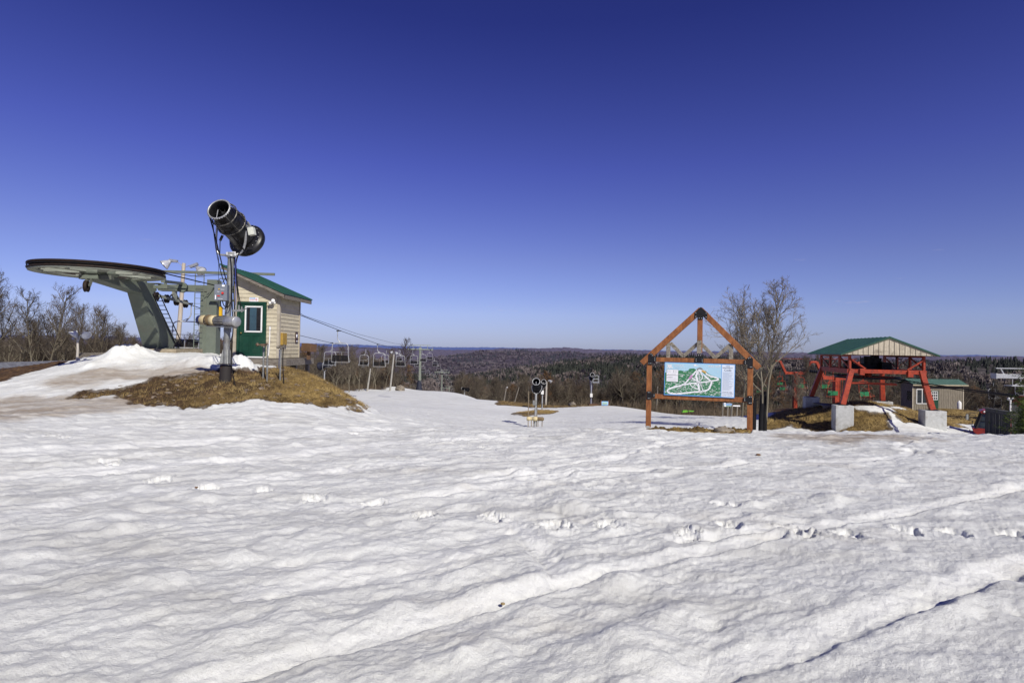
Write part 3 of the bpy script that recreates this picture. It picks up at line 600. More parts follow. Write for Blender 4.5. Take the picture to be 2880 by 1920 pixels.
m.beam(LL(0.1, 26.6, 3.72), LL(1.6, 26.6, 3.72), .1, .10)
m.build('lifting_frame', GG, t, True)
m = MB()
for s in (-.62, -.22): m.tube([LL(s, 26.7, 1.1), LL(s, 26.7, 4.95)], .022, 6)
for k in range(15): m.tube([LL(-.62, 26.7, 1.3+k*.25), LL(-.22, 26.7, 1.3+k*.25)], .012, 5)
m.build('ladder', GG, t, True)
def sheaves(root, s, Ds, zs, mat, wheelmat, r=.17, hang=0, sgn=1, world=True):
    m = MB(); p0 = LL(s+.13*sgn, Ds[0], zs[0]+.02); p1 = LL(s+.13*sgn, Ds[-1], zs[-1]+.02)
    m.beam(p0, p1, .05, .13); mid = (p0+p1)/2
    if hang: m.beam(mid, mid+Vector((0, 0, hang)), .08, .3).beam(p0.lerp(p1, .3), mid+Vector((0, 0, hang)), .05, .05).beam(p0.lerp(p1, .7), mid+Vector((0, 0, hang)), .05, .05)
    b = m.build('sheave_assembly', mat, root, world)
    for D, z in zip(Ds, zs):
        MB().lathe([(.05, -.04), (r*.75, -.03), (r, -.05), (r*.88, 0), (r, .05), (r*.75, .03), (.05, .04)], LL(s, D, z), WLv, 16).build('sheave', wheelmat, b, world)
    return b
sheaves(t, -2.3, [26.6, 27.5, 28.4, 29.3], [3.84, 3.80, 3.75, 3.70], GGL, RUST, .21, .42)
sheaves(t, 2.4, [26.3, 27.15, 28.0, 28.85], [4.13, 4.09, 4.03, 3.97], GG, RUST, .18, .28, -1)
m = MB(); m.lathe([(.05, -.05), (.2, -.04), (.24, -.06), (.2, 0), (.24, .06), (.2, .04), (.05, .05)], LL(-1.1, 26.5, 4.27), ULv, 20).box(LL(-1.1, 26.4, 4.27), (.5, .06, .08), Rm).build('idler_wheel', GG, t, True)
MB().box(LL(.62, 26.6, 3.1), (.12, .12, .62), Rm).build('yellow_cylinder', YEL, t, True)
# ropes
def rope_path():
    R0 = 1.86; pts = []
    for a in np.linspace(math.pi, 2*math.pi, 25): pts.append(LL(R0*math.cos(a), 18.9+R0*math.sin(a), 4.06))
    lft = [LL(-2.4, D, z) for D, z in ROPEZ[1:]]; rgt = [LL(2.4, D, z) for D, z in ROPEZ[1:]]
    return lft[::-1]+pts+rgt
tag(MB().tube(rope_path(), .021, 6).build('haul_rope', BLK), 'black chairlift haul rope running around the big bullwheel and away down the slope', 'cable')
cab = [P(384, 753, 21.3), P(420, 758, 22.3), P(470, 766, 23.6), P(540, 776, 25.2), LL(1.2, 27, 5.0), LL(1.0, 33, 4.35), LL(.3, 40.8, 3.80), LL(0, 61, 3.0), LL(0, 90, 2.2), LL(0, 134, 1.75), LL(0, 180, -3.2), LL(0, 235, -7.5), LL(0, 313, -19)]
tag(MB().tube(cab, .016, 6).tube([P(432, 760, 22.6), P(458, 764, 23.3)], .055, 8).build('comm_cable', BLK), 'thin black signal cable above the haul rope from the bullwheel to the far lift tower', 'cable')
# ------------------------------------------------------------------ chairs
def make_chair(name, seatmat, framemat, label, group, hangoff=.22, w=.62):
    c = thing(name, (0, 0, 0), label, 'lift chair', group)
    m = MB(); r = .030
    pts = [(-w-.02, -.10, .02), (-w, 0, .5), (-w+.02, .02, 1.15)]+bez((-w+.02, .02, 1.2), (-w+.03, .02, 1.46), (-w+.28, .02, 1.48), n=5)+bez((w-.28, .02, 1.48), (w-.03, .02, 1.46), (w-.02, .02, 1.2), n=5)+[(w-.02, .02, 1.15), (w, 0, .5), (w+.02, -.10, .02)]
    m.tube(pts, r, 6); m.tube([(-w-.02, -.10, .02), (-w-.02, -.5, .10), (-w, -.5, .18), (-w, -.02, .45)], .018, 5).tube([(w+.02, -.10, .02), (w+.02, -.5, .10), (w, -.5, .18), (w, -.02, .45)], .018, 5)
    m.tube([(-w, 0, .03), (w, 0, .03)], .02, 6).tube([(-w, -.48, .13), (w, -.48, .13)], .018, 6).build('frame', framemat, c)
    m = MB()
    for s in (-.5, .5):
        for k in range(5): m.box((s*w, -.08-k*.09, .14), (w*.92, .075, .025))
    m.build('seat', seatmat, c)
    m = MB()
    for s in (-.5, .5):
        for k in range(4): m.box((s*w, .0, .22+k*.095), (w*.92, .03, .086))
    m.build('backrest', seatmat, c)
    m = MB(); o = hangoff
    m.tube([(o, 0, 2.40), (o, 0, 1.98)]+bez((o, 0, 1.9), (o, 0, 1.75), (o*.4, 0, 1.62), (0, .01, 1.5), n=6), .030, 6).tube([(o*.6, 0, 1.68), (-.2, .01, 1.49)], .016, 5)
    m.build('hanger', framemat, c)
    m = MB(); m.box((o*.6, 0, 2.42), (.34, .10, .07)).cyl((o, -.18, 2.40), (o, .18, 2.40), .035, n=8).build('grip', DARKM, c)
    m = MB(); y = -.35
    m.tube([(-w+.06, .02, 1.05), (-w+.10, y, .95), (-w+.12, y-.08, .80), (w-.12, y-.08, .80), (w-.10, y, .95), (w-.06, .02, 1.05)], .015, 5)
    m.tube([(0, y-.08, .80), (0, y-.2, -.12), (-.36, y-.2, -.14), (.36, y-.2, -.14)], .014, 5)
    m.build('safety_bar', framemat, c)
    return c
CH = make_chair('lift_chair', BLK, STEEL, 'empty black-seated double chair under the sheaves, between the bullwheel column and the lift tower', 'double chairs of the grey chairlift')
CH.location = LL(-2.4, 29.6, rz(29.6)-2.42); CH.rotation_euler = (0, 0, R(24))
k = 0
for n in range(16):
    for side, D0, st in ((2.4, 43., 18.2), (-2.4, 59.5, 18.7)):
        D = D0+n*st
        if D > 330 or (side < 0 and n == 15): continue
        c = copy_tree(CH); c.location = LL(side, D, rz(D)-2.42); c.rotation_euler = (0, 0, R(4+random.uniform(-5, 5)) + (math.pi if side > 0 else 0))
        nm = {(1, 0): 'nearest black double chair hanging to the right of the tan hut', (1, 1): 'second nearest black chair on the right-hand rope, in front of the leaning lamp poles', (-1, 0): 'black chair partly hidden behind the nearest chair right of the hut', (-1, 1): 'second black chair on the left-hand rope, just left of the second nearest right-hand chair'}.get((1 if side > 0 else -1, n))
        if nm is None:
            nm = 'distant black chair hanging near the first lift tower beyond the hut' if D < 140 else 'tiny distant chair on the rope descending beyond the first lift tower'
        c['label'] = nm
# ------------------------------------------------------------------ line towers down the slope
def line_tower(D, zt, label, pad=False):
    x, y, _ = LL(0, D, 0); zb = gz(x, y)-.3; t = thing('lift_tower', (x, y, zb), label, 'lift tower', 'towers down the grey chairlift')
    MB().cyl((x, y, zb), (x, y, zt+.3), .36, .26, 16).build('mast', YTW, t, True)
    MB().beam(LL(-3.0, D, zt), LL(3.0, D, zt), .3, .26).box(LL(0, D, zt+.1), (.7, .7, .5), Rm).build('crossarm', YTW, t, True)
    m = MB().beam(LL(-2.4, D, zt+1.0), LL(2.4, D, zt+1.0), .1, .12)
    for s in (-1.7, 0, 1.7): m.beam(LL(s, D, zt+.1), LL(s, D, zt+.95), .09)
    m.build('lifting_frame', YTW, t, True)
    m = MB()
    for s in (-2.7, 2.7):
        for z in (zt-.35,): m.box(LL(s, D, z), (.45, 2.6, .03), Rm)
        for d in (-1.3, 0, 1.3): m.beam(LL(s+.2*np.sign(s), D+d, zt-.3), LL(s+.2*np.sign(s), D+d, zt+.6), .03)
        m.beam(LL(s+.2*np.sign(s), D-1.3, zt+.6), LL(s+.2*np.sign(s), D+1.3, zt+.6), .03)
    m.build('catwalk', YTW, t, True)
    sl_ = (rz(D+3)-rz(D-3))/6
    for s in (-2.4, 2.4): sheaves(t, s, [D-1.2, D-.4, D+.4, D+1.2], [zt-.12+q*sl_-.02*q*q for q in (-1.2, -.4, .4, 1.2)], YTW, DARKM, .17, 0, 1 if s < 0 else -1)
    m = MB()
    for s in (-.2, .2): m.tube([LL(s, D-.42, zb+1.5), LL(s, D-.36, zt)], .025, 5)
    for q in range(int((zt-zb-1.5)/.4)): m.tube([LL(-.2, D-.42, zb+1.7+q*.4), LL(.2, D-.42, zb+1.7+q*.4)], .014, 4)
    m.build('ladder', YTW, t, True)
    if pad:
        m = MB().cyl((x-.25, y, zb+.2), (x-.05, y, zb+4.3), .95, .48, 12).build('crash_pad', NAVY, t, True)
        MB().box((x-.2, y, zb+.4), (3.0, 1.6, .5)).build('concrete_base', CONC, t, True, .05)
    return t
line_tower(135.5, 1.15, 'pale green lift tower with dark padded foot on the snow beyond the hut', True)
line_tower(235, -8.6, 'middle tower of the descending chairlift, foot hidden behind the snow edge')
line_tower(313, -20.6, 'farthest small tower low in the wood at the end of the chair line')
# ------------------------------------------------------------------ tan hut
HX0, HX1, HY0, HY1, HZ = -10.74, -9.05, 22.0, 24.15, 1.16
def roofz(x): return 4.40-(x-HX0)*math.tan(R(23.2))
t = thing('lift_hut', ((HX0+HX1)/2, (HY0+HY1)/2, .9), 'small tan lap-sided lift hut with green shed roof and green door on the grassy mound', 'hut')
m = MB(); zl, zr_ = roofz(HX0)-.06, roofz(HX1)-.06
m.poly([(HX0, HY0, HZ), (HX1, HY0, HZ), (HX1, HY0, zr_), (HX0, HY0, zl)], (0, HY1-HY0, 0))
bh = .155; z = HZ+.01
def board(x0, x1, z0, z1, y, nrm):
    if nrm == 'y': m.add([(x0, y, z1), (x1, y, z1), (x1, y-.022, z0), (x0, y-.022, z0), (x1, y, z0), (x0, y, z0)], [(0, 1, 2, 3), (3, 2, 4, 5), (0, 3, 5), (1, 4, 2)])
    else: m.add([(y, x0, z1), (y, x1, z1), (y+.022, x1, z0), (y+.022, x0, z0), (y, x1, z0), (y, x0, z0)], [(0, 1, 2, 3), (3, 2, 4, 5), (0, 3, 5), (1, 4, 2)])
while z < zl-.05:
    zt_ = z+bh+.004
    xr = HX1 if zt_ < zr_ else HX0+(4.40-.06-zt_)/math.tan(R(23.2))
    segs = [(HX0, xr)] if z > 3.30 else [(HX0, -10.63), (-9.50, xr)]
    for a, b in segs:
        if b-a > .05: board(a, min(b, xr), z, zt_, HY0-.004, 'y')
    if zt_ < zr_+.02: board(HY0, HY1, z, min(zt_, zr_), HX1+.004, 'x')
    z += bh
m.build('wall', SIDING, t, True)
for c_, d_ in (((HX1+.012, HY0+.02, (HZ+zr_)/2), (.10, .115, zr_-HZ-.02)), ((HX0+.03, HY0-.02, (HZ+zl)/2-.1), (.12, .06, zl-HZ-.25)), ((HX1+.015, HY1-.03, (HZ+zr_)/2), (.06, .09, zr_-HZ-.02))): MB().box(c_, d_).build('corner_trim', TRIM, t, True)
# roof with corrugations, rafters board underneath
x0, x1 = HX0-.42, HX1+.38; yA, yB = HY0-.42, HY1+.45; m = MB(); z0, z1 = roofz(x0)+.14, roofz(x1)+.14
m.poly([(x0, yA, z0), (x1, yA, z1), (x1, yA, z1-.035), (x0, yA, z0-.035)], (0, yB-yA, 0))
for k in range(14):
    y = yA+.02+k*(yB-yA-.04)/13; m.beam((x0, y, z0+.012), (x1, y, z1+.012), .035, .022)
m.build('roof', ROOFG, t, True)
m = MB(); dz = .13
m.poly([(x0+.05, yA+.03, z0-.04), (x1-.02, yA+.03, z1-.04), (x1-.02, yA+.03, z1-.17), (x0+.05, yA+.03, z0-.17)], (0, .045, 0))
m.poly([(x0+.05, yB-.08, z0-.04), (x1-.02, yB-.08, z1-.04), (x1-.02, yB-.08, z1-.17), (x0+.05, yB-.08, z0-.17)], (0, .045, 0))
m.box((x1-.04, (yA+yB)/2, z1-.12), (.04, yB-yA-.07, .15)).box((x0+.06, (yA+yB)/2, z0-.12), (.04, yB-yA-.07, .15))
m.build('fascia', WEATHX, t, True)
MB().poly([(x0+.08, yA+.08, z0-.05), (x1-.07, yA+.08, z1-.05), (x1-.07, yA+.08, z1-.08), (x0+.08, yA+.08, z0-.08)], (0, yB-yA-.16, 0)).build('soffit', TRIM, t, True)
# door
d = MB().box((-10.06, HY0-.025, 2.235), (.92, .05, 2.02)); d = d.build('door', GREEN, t, True, .004)
d.location = (0, 0, 0)
for cx in (-10.27, -9.86):
    m = MB(); cz = 1.70
    for a, b, w_, h_ in ((0, .33, .30, .03), (0, -.33, .30, .03), (-.15, 0, .03, .66), (.15, 0, .03, .66)): m.box((cx+a, HY0-.055, cz+b), (w_, .018, h_))
    m.box((cx, HY0-.052, cz), (.20, .014, .54)).build('door_panel', GREEN, d, True, .003)
m = MB(); wx, wz, ww, wh = -9.985, 2.66, .62, .96
for a, b, w_, h_ in ((0, wh/2, ww+.05, .055), (0, -wh/2, ww+.05, .055), (-ww/2, 0, .055, wh), (ww/2, 0, .055, wh)): m.box((wx+a, HY0-.062, wz+b), (w_, .03, h_))
m.build('window_frame', WHITE, d, True, .004)
MB().box((wx, HY0-.054, wz), (ww-.05, .012, wh-.05)).build('pane', GLASSB, d, True)
m = MB().box((wx-.20, HY0-.062, wz), (.10, .006, wh-.08)).box((wx+.20, HY0-.063, wz), (.17, .006, wh-.08)).build('curtain', DARKM, d, True)
MB().ball((-10.44, HY0-.10, 2.12), .032).cyl((-10.44, HY0-.05, 2.12), (-10.44, HY0-.1, 2.12), .015, n=8).build('handle', pm('brass', (.5, .36, .12), None, 5, .3, .8), d, True)
m = MB()
for a, w_, h_, z_ in ((-.515, .09, 2.1, 2.24), (.515, .09, 2.1, 2.24)): m.box((-10.06+a, HY0-.035, z_), (w_, .09, h_))
m.box((-10.06, HY0-.035, 3.285), (1.12, .10, .08)).build('door_frame', GREEN, t, True, .004)
MB().box((-10.06, HY0-.07, 1.20), (1.15, .14, .05)).build('door_sill', WHITE, t, True)
# deck
m = MB(); dx0, dx1, dy0, dy1 = HX0-.0, HX1+.46, HY0-.30, HY1+.55
nb = 26
for k in range(nb):
    y = dy0+(k+.5)*(dy1-dy0)/nb; m.box(((dx0+dx1)/2, y, 1.125), (dx1-dx0, (dy1-dy0)/nb-.012, .035))
m.box(((dx0+dx1)/2, dy0+.02, 1.0), (dx1-dx0, .045, .22)).box((dx1-.02, (dy0+dy1)/2, 1.0), (.045, dy1-dy0, .22)).build('deck', WEATHX, t, True)
for x_, y_ in ((-10.6, 21.9), (-9.25, 21.9), (-8.75, 23.0), (-8.75, 24.4), (-9.4, 24.4)):
    MB().beam((x_, y_, gz(x_, y_)-.4), (x_, y_, 1.06), .14).build('deck_post', WEATH, t, True)
# things on the hut
def wp(px, py, Y): return P(px, py, Y)
tag(MB().box(wp(792, 953, 22.35)+Vector((.06, 0, 0)), (.14, .42, .47)).build('electric_box', OCHRE, None, False, .01), 'ochre metal electric box on the side wall of the tan hut', 'electric box')
t2 = thing('floodlight', wp(768, 850, 21.9), 'white twin floodlight fixed beside the green hut door', 'lamp')
c = t2.location.copy()
MB().box(c+Vector((.02, .06, 0)), (.12, .06, .10)).tube([c+Vector((.02, .04, 0)), c+Vector((-.05, -.06, -.03))], .015, 6).build('mount', WHITE, t2, True)
MB().lathe([(0, 0), (.035, 0), (.045, .08), (.07, .15), (.0, .14)], c+Vector((0, -.02, .0)), (-.9, -.5, -.35), 12).build('lamp_head', WHITE, t2, True)
MB().lathe([(0, 0), (.035, 0), (.045, .08), (.07, .15), (.0, .14)], c+Vector((.02, -.04, .02)), (.3, -.8, .2), 12).build('lamp_head', WHITE, t2, True)
t2 = thing('notice_sign', (-10.0, HY0-.04, 3.40), 'small white danger notice above the green hut door', 'sign')
MB().box((-10.0, HY0-.035, 3.415), (.34, .012, .15)).build('plate', SWHITE, t2, True)
MB().box((-10.05, HY0-.043, 3.465), (.20, .006, .035)).build('blue_band', SEDGE, t2, True)
MB().torus((-9.90, HY0-.044, 3.415), (0, 1, 0), .035, .006, 20, 5).beam((-9.925, HY0-.044, 3.44), (-9.875, HY0-.044, 3.39), .008).build('red_symbol', REDL, t2, True)
def TM(p, ang=0, tilt=90): return Matrix.Translation(p) @ Matrix.Rotation(ang, 4, 'Z') @ Matrix.Rotation(R(tilt), 4, 'X')
text_mesh('DANGER', .035, 'lettering', SWHITE, t2, TM((-10.05+10.0, HY0-.048-(HY0-.04), 3.465-3.40)))
text_mesh('NO SMOKING\nWITHIN HUT', .03, 'lettering', REDL, t2, TM((-.055, -.004, -.0)))
t2 = thing('wall_sign', (HX1+.03, 23.8, 2.0), 'narrow black sign with a round white emblem on the hut side wall', 'sign')
MB().box((HX1+.04, 23.8, 2.0), (.015, .26, .44)).build('plate', pm('dark_maroon', (.05, .02, .025), None, 5, .5), t2, True)
MB().lathe([(0, 0), (.085, 0), (.085, .006), (0, .006)], (HX1+.048, 23.8, 2.06), (1, 0, 0), 20).build('emblem', SWHITE, t2, True)
MB().box((HX1+.052, 23.8, 1.86), (.006, .16, .03)).box((HX1+.052, 23.8, 1.82), (.006, .12, .012)).build('lettering', SWHITE, t2, True)
# box on a post at the deck
t2 = thing('box_on_post', wp(868, 1030, 23.4), 'plain brown wooden box on a short post at the corner of the hut deck', 'box')
c = wp(869, 977, 23.4)
MB().box(c, (.46, .40, .32), Matrix.Rotation(R(-18), 3, 'Z') @ Matrix.Rotation(R(5), 3, 'Y')).build('box', BOXB, t2, True, .01)
MB().beam((c.x, c.y, 1.1), (c.x, c.y, c.z-.15), .12).build('post', BOXB, t2, True)
# ------------------------------------------------------------------ big snow gun
SG = 16.5; bs = G(636, SG)
t = thing('snow_gun', bs, 'large black fan snow gun aimed upward on a tall pole before the hut', 'snow gun')
top = P(650, 722, SG); b0 = Vector((bs.x, bs.y, bs.z-.3))
MB().cyl(b0, P(636, 1026, SG), .165, .16, 20).build('sleeve', pm('rust_streaked_black', (.03, .026, .025), (.10, .045, .02), 3, .7, 0, .1, 20, (1, 1, .4), lo=.3, hi=.5), t, True)
MB().lathe([(0, 0), (.235, 0), (.235, .015), (0, .015)], P(636, 1024, SG), (0, 0, 1), 20).build('flange', RUST, t, True)
p1 = P(636, 1024, SG); m = MB().tube([p1, P(640, 900, SG), P(646, 800, SG), top], [.088, .086, .086, .088], 18)
for s in range(4):
    a = s*math.pi/2+.6; o = Vector((math.cos(a), math.sin(a), 0)); m.poly([p1+o*.09, p1+o*.19, p1+o*.10+Vector((0, 0, .42)), p1+o*.09+Vector((0, 0, .42))], Vector((-o.y, o.x, 0))*.015)
m.build('pole', GALVD, t, True)
m = MB().lathe([(0, 0), (.16, 0), (.16, .03), (.12, .04), (.12, .12), (0, .12)], top, (0, 0, 1), 18)
m.beam(P(637, 718, SG-.05), P(664, 716, SG+.05), .16, .16)
m.tube([P(640, 716, SG)]+bez(P(650, 716, SG), P(680, 722, SG+.25), P(690, 700, SG+.3), P(693, 672, SG+.1), P(690, 650, SG), n=12)+[P(687, 632, SG)], .036, 10)
m.tube([P(640, 717, SG)]+bez(P(625, 717, SG), P(608, 717, SG), P(607, 700, SG), P(608, 665, SG), n=8)+[P(611, 632, SG)], .030, 10)
m.cyl(P(692, 632, SG), P(680, 630, SG), .05, n=12)
m.build('yoke', GALV, t, True)
Mz = P(616, 589, 15.75); Rr = P(696, 677, 17.2); ax = (Rr-Mz).normalized(); LB = (Rr-Mz).length
bar = MB().lathe([(.27, .32), (.285, .02), (.30, 0), (.305, .03), (.302, .30), (.335, .36), (.365, .40), (.375, .44), (.365, .46), (.365, .62), (.39, .63), (.39, .67), (.37, .68), (.37, 1.02), (.375, 1.20), (.385, 1.22), (.385, 1.26), (.375, 1.27), (.39, 1.38), (.42, 1.44), (.44, 1.45), (.50, 1.47), (.535, 1.53), (.525, 1.62), (.47, 1.67), (.40, 1.64)], Mz, ax, 40).build('barrel', pm('glossy_black_shell', (.016, .016, .018), (.006, .006, .007), 4, .36, spec=.35), t, True)
m = MB().lathe([(.0, .62), (.28, .60)], Mz, ax, 24)
for k in range(8):
    a = k*math.pi/4; x_, d_, z_ = frame(ax); m.beam(Mz+ax*.35, Mz+ax*.35+(x_*math.cos(a)+z_*math.sin(a))*.27, .012, .25, up=ax)
m.lathe([(0, .12), (.05, .16), (.09, .3), (.09, .6)], Mz, ax, 16)
m.build('fan_core', DARKM, bar, True)
m = MB().torus(Mz-ax*.01, ax, .305, .020, 40, 8); x_, d_, z_ = frame(ax)
for k in range(30):
    a = k*math.pi/15; q = x_*math.cos(a)+z_*math.sin(a); m.cyl(Mz+q*.30-ax*.03, Mz+q*.335+ax*.0, .012, n=6)
m.beam(Mz-z_*.28, Mz+z_*.05-x_*.1+ax*.1, .02, .02).build('nozzle_ring', GALV, t, True)
m = MB().torus(Mz+ax*.24, ax, .375, .017, 40, 7)
for k in range(6):
    a = k*math.pi/3+.3; q = x_*math.cos(a)+z_*math.sin(a); m.tube([Mz+q*.31, Mz+q*.375+ax*.12, Mz+q*.385+ax*.24, Mz+q*.40+ax*.45, Mz+q*.405+ax*.7], .011, 6)
m.torus(Mz+ax*.66, ax, .405, .014, 40, 6).build('water_manifold', pm('black_manifold_pipe', (.05, .05, .05), (.20, .19, .16), 9, .4, .4), t, True)
m = MB()
for k in range(18):
    a = k*math.pi/9; q = x_*math.cos(a)+z_*math.sin(a); m.ball(Mz+ax*1.36+q*.445, .013, 6, 4).ball(Mz+ax*.65+q*.393, .011, 6, 4)
m.build('rivet_row', GALV, bar, True)
c = P(708, 651, 16.25)
MB().box(c, (.17, .16, .22), Matrix.Rotation(R(-12), 3, 'Y')).build('junction_box', pm('pale_grey_box', (.62, .64, .56), None, 4, .5), t, True, .01)
MB().beam(P(700, 640, 16.4), P(688, 632, 16.5), .05, .05).beam(P(697, 625, 16.5), P(706, 640, 16.4), .03, .05).build('box_bracket', GALV, t, True)
# tilt ram
MB().cyl(P(626, 662, 16.2), P(619, 677, 16.2), .035, n=10).cyl(P(619, 677, 16.2), P(618, 720, 16.35), .012, n=8).build('tilt_ram', DARKM, t, True)
# pump
pA = P(561, 899, 16.95); pB = P(666, 905, 16.15); pd = pB-pA; PL = pd.length; pd.normalize()
def seg(a, b, r, mt, nm, par, r2=None): return MB().lathe([(0, a), (r*.9, a), (r, a+.015), (r2 or r, b-.015), ((r2 or r)*.9, b), (0, b)], pA, pd, 24).build(nm, mt, par, True)
f = PL/1.3
pump = seg(.0, .12*f, .135, BLUE, 'pump', t)
seg(.11*f, .30*f, .145, CREAM, 'coupling', pump); seg(.30*f, .46*f, .165, BROWNR, 'ring', pump); seg(.46*f, .60*f, .158, CREAM, 'coupling', pump); seg(.59*f, .97*f, .135, GALVD, 'motor', pump); seg(.96*f, 1.30*f, .15, GALV, 'end_cap', pump)
m = MB()
for k in range(14):
    a = k*2*math.pi/14; X_, D_, Z_ = frame(pd); q = X_*math.cos(a)+Z_*math.sin(a); m.beam(pA+pd*.62*f+q*.135, pA+pd*.95*f+q*.135, .012, .03, up=q); m.ball(pA+pd*.38*f+q*.17, .012, 6, 4)
m.build('cooling_fins', GALVD, pump, True)
MB().beam(pA+pd*.35*f-Vector((0, 0, .17)), pA+pd*1.25*f-Vector((0, 0, .17)), .16, .03).box(P(640, 928, 16.5), (.14, .18, .12)).build('cradle', GALVD, t, True)
# control cabinet
c = P(624, 823, 16.25); cb = MB().box(c, (.34, .22, .46), Matrix.Rotation(R(10), 3, 'Z')).build('control_cabinet', pm('blue_grey_cabinet', (.17, .19, .22), (.14, .155, .18), 3, .45), t, True, .008)
Rc = Matrix.Rotation(R(10), 3, 'Z')
def onc(a, b, w_, h_, mt, nm): MB().box(c+Rc @ Vector((a, -.114, b)), (w_, .014, h_), Rc).build(nm, mt, cb, True)
onc(.07, .19, .07, .05, SWHITE, 'label_plate'); onc(.05, .08, .10, .035, GALV, 'label_plate'); onc(-.05, -.10, .08, .025, REDL, 'warning_strip'); onc(-.13, -.14, .025, .12, SWHITE, 'label_plate'); onc(.0, -.19, .12, .04, GALV, 'label_plate'); onc(-.06, .01, .06, .05, GALV, 'switch')
MB().cyl(c+Rc @ Vector((.06, -.11, -.02)), c+Rc @ Vector((.06, -.15, -.02)), .03, n=14).build('red_button', REDL, cb, True); MB().cyl(c+Rc @ Vector((-.04, -.11, .09)), c+Rc @ Vector((-.04, -.13, .09)), .018, n=10).build('yellow_lamp', YEL, cb, True)
def hose(pts, r=.013, mt=BLK, nm='hose', par=None): return MB().tube(bez(*pts, n=16) if len(pts) < 7 else pts, r, 7).build(nm, mt, par or t, True)
hose([P(590, 612, 15.9), P(604, 660, 16.1), P(612, 690, 16.3), P(618, 720, 16.4), P(628, 760, 16.35), P(637, 790, 16.35)], .016)
hose([P(598, 617, 15.9), P(600, 650, 16.1), P(606, 700, 16.3), P(617, 760, 16.3), P(632, 800, 16.3)], .012)
hose([P(606, 600, 15.8), P(650, 660, 16.2), P(672, 690, 16.4), P(684, 698, 16.6)], .014)
hose([P(640, 595, 15.8), P(655, 640, 16.0), P(668, 675, 16.3), P(682, 698, 16.5)], .014)
hose([P(684, 698, 16.5), P(660, 716, 16.4), P(655, 760, 16.4), P(657, 850, 16.4), P(662, 905, 16.3)], .018)
hose([P(660, 722, 16.5), P(668, 760, 16.4), P(664, 800, 16.4), P(672, 840, 16.3), P(680, 868, 16.3)], .013)
hose([P(658, 722, 16.5), P(664, 780, 16.4), P(668, 830, 16.3), P(672, 866, 16.3)], .015)
hose([P(662, 730, 16.4), P(662, 790, 16.3), P(664, 830, 16.3), P(663, 864, 16.3)], .012, HOSEB)
hose([P(648, 722, 16.35), P(656, 780, 16.3), P(646, 850, 16.3), P(658, 890, 16.3), P(660, 950, 16.3), P(648, 960, 16.3)], .016)
hose([P(654, 960, 16.35), P(648, 1000, 16.4), P(650, 1040, 16.3), G(665, 16.0)+Vector((0, 0, .02))], .013)
hose([P(620, 846, 16.3), P(618, 870, 16.2), P(636, 878, 16.2), P(642, 850, 16.3)], .014)
hose([P(626, 846, 16.3), P(628, 870, 16.2), P(646, 868, 16.2), P(648, 850, 16.3)], .014)
hose([P(684, 700, 16.6), P(690, 712, 16.5), P(693, 719, 16.4)], .02)
hose([P(615, 720, 16.3), P(615, 780, 16.3), P(613, 880, 16.4), P(613, 893, 16.5)], .006, DARKM, 'control_rod')
m = MB()
for a, b in ((663, 866), (672, 866), (680, 870)):
    m.cyl(P(a, b-8, 16.3), P(a, b+8, 16.3), .022, n=10)
m.beam(P(655, 874, 16.3), P(686, 872, 16.3), .05, .06).cyl(P(686, 868, 16.3), P(694, 868, 16.2), .015, n=8).build('hose_coupling', GALVD, t, True)
# hydrants
def hyd(px, pyt, pyb, D, label, extra):
    b = G(px, D); t = thing('hydrant', b, label, 'hydrant'); b.z -= .1
    tp = P(px, pyt, D); MB().cyl(b, tp, .027, n=12).build('pipe', GALVD, t, True)
    extra(t, b, tp)
    return t
def ex1(t, b, tp):
    q = P(753, 968, 17.35); g = G(752, 17.3); MB().cyl((q.x, q.y, g.z-.1), q, .028, n=12).build('pipe', GALVD, t, True)
    MB().beam(P(724, 969, 17.4), P(752, 969, 17.4), .045, .045).box(P(741, 970, 17.4), (.11, .09, .08)).cyl(P(722, 966, 17.4), P(726, 972, 17.4), .05, n=10).ball(P(751, 968, 17.4), .045).build('valve', pm('rusty_valve', (.20, .14, .09), (.09, .06, .045), 9, .6, .3), t, True)
    MB().tube([P(755, 1000, 17.3), P(758, 960, 17.3), P(759, 924, 17.3)], .017, 8).cyl(P(759, 927, 17.3), P(759, 918, 17.3), .03, n=10).build('riser', WHITE, t, True)
def ex2(t, b, tp):
    MB().beam(P(778, 977, 17.6), P(800, 974, 17.6), .05, .05).box(P(790, 976, 17.6), (.11, .1, .1)).cyl(P(799, 968, 17.6), P(799, 980, 17.6), .02, n=8).ball(P(782, 976, 17.5), .04).build('valve', pm('dull_valve', (.25, .23, .2), (.1, .08, .06), 9, .6, .3), t, True)
    MB().tube([P(786, 980, 17.8), P(785, 1010, 17.8), P(784, 1036, 17.9)], .014, 8).build('riser', WHITE, t, True)
    MB().tube(bez(P(797, 978, 17.55), P(794, 1010, 17.5), P(795, 1040, 17.4), G(801, 17.2)+Vector((0, 0, .0)), n=10), .016, 7).build('hose', BLK, t, True)
hyd(742, 974, 1064, 17.6, 'pair of grey hydrant pipes with rusty valve in front of the green door', ex1)
hyd(790, 976, 1070, 17.6, 'single grey hydrant pipe with black hose, right of the paired pipes', ex2)
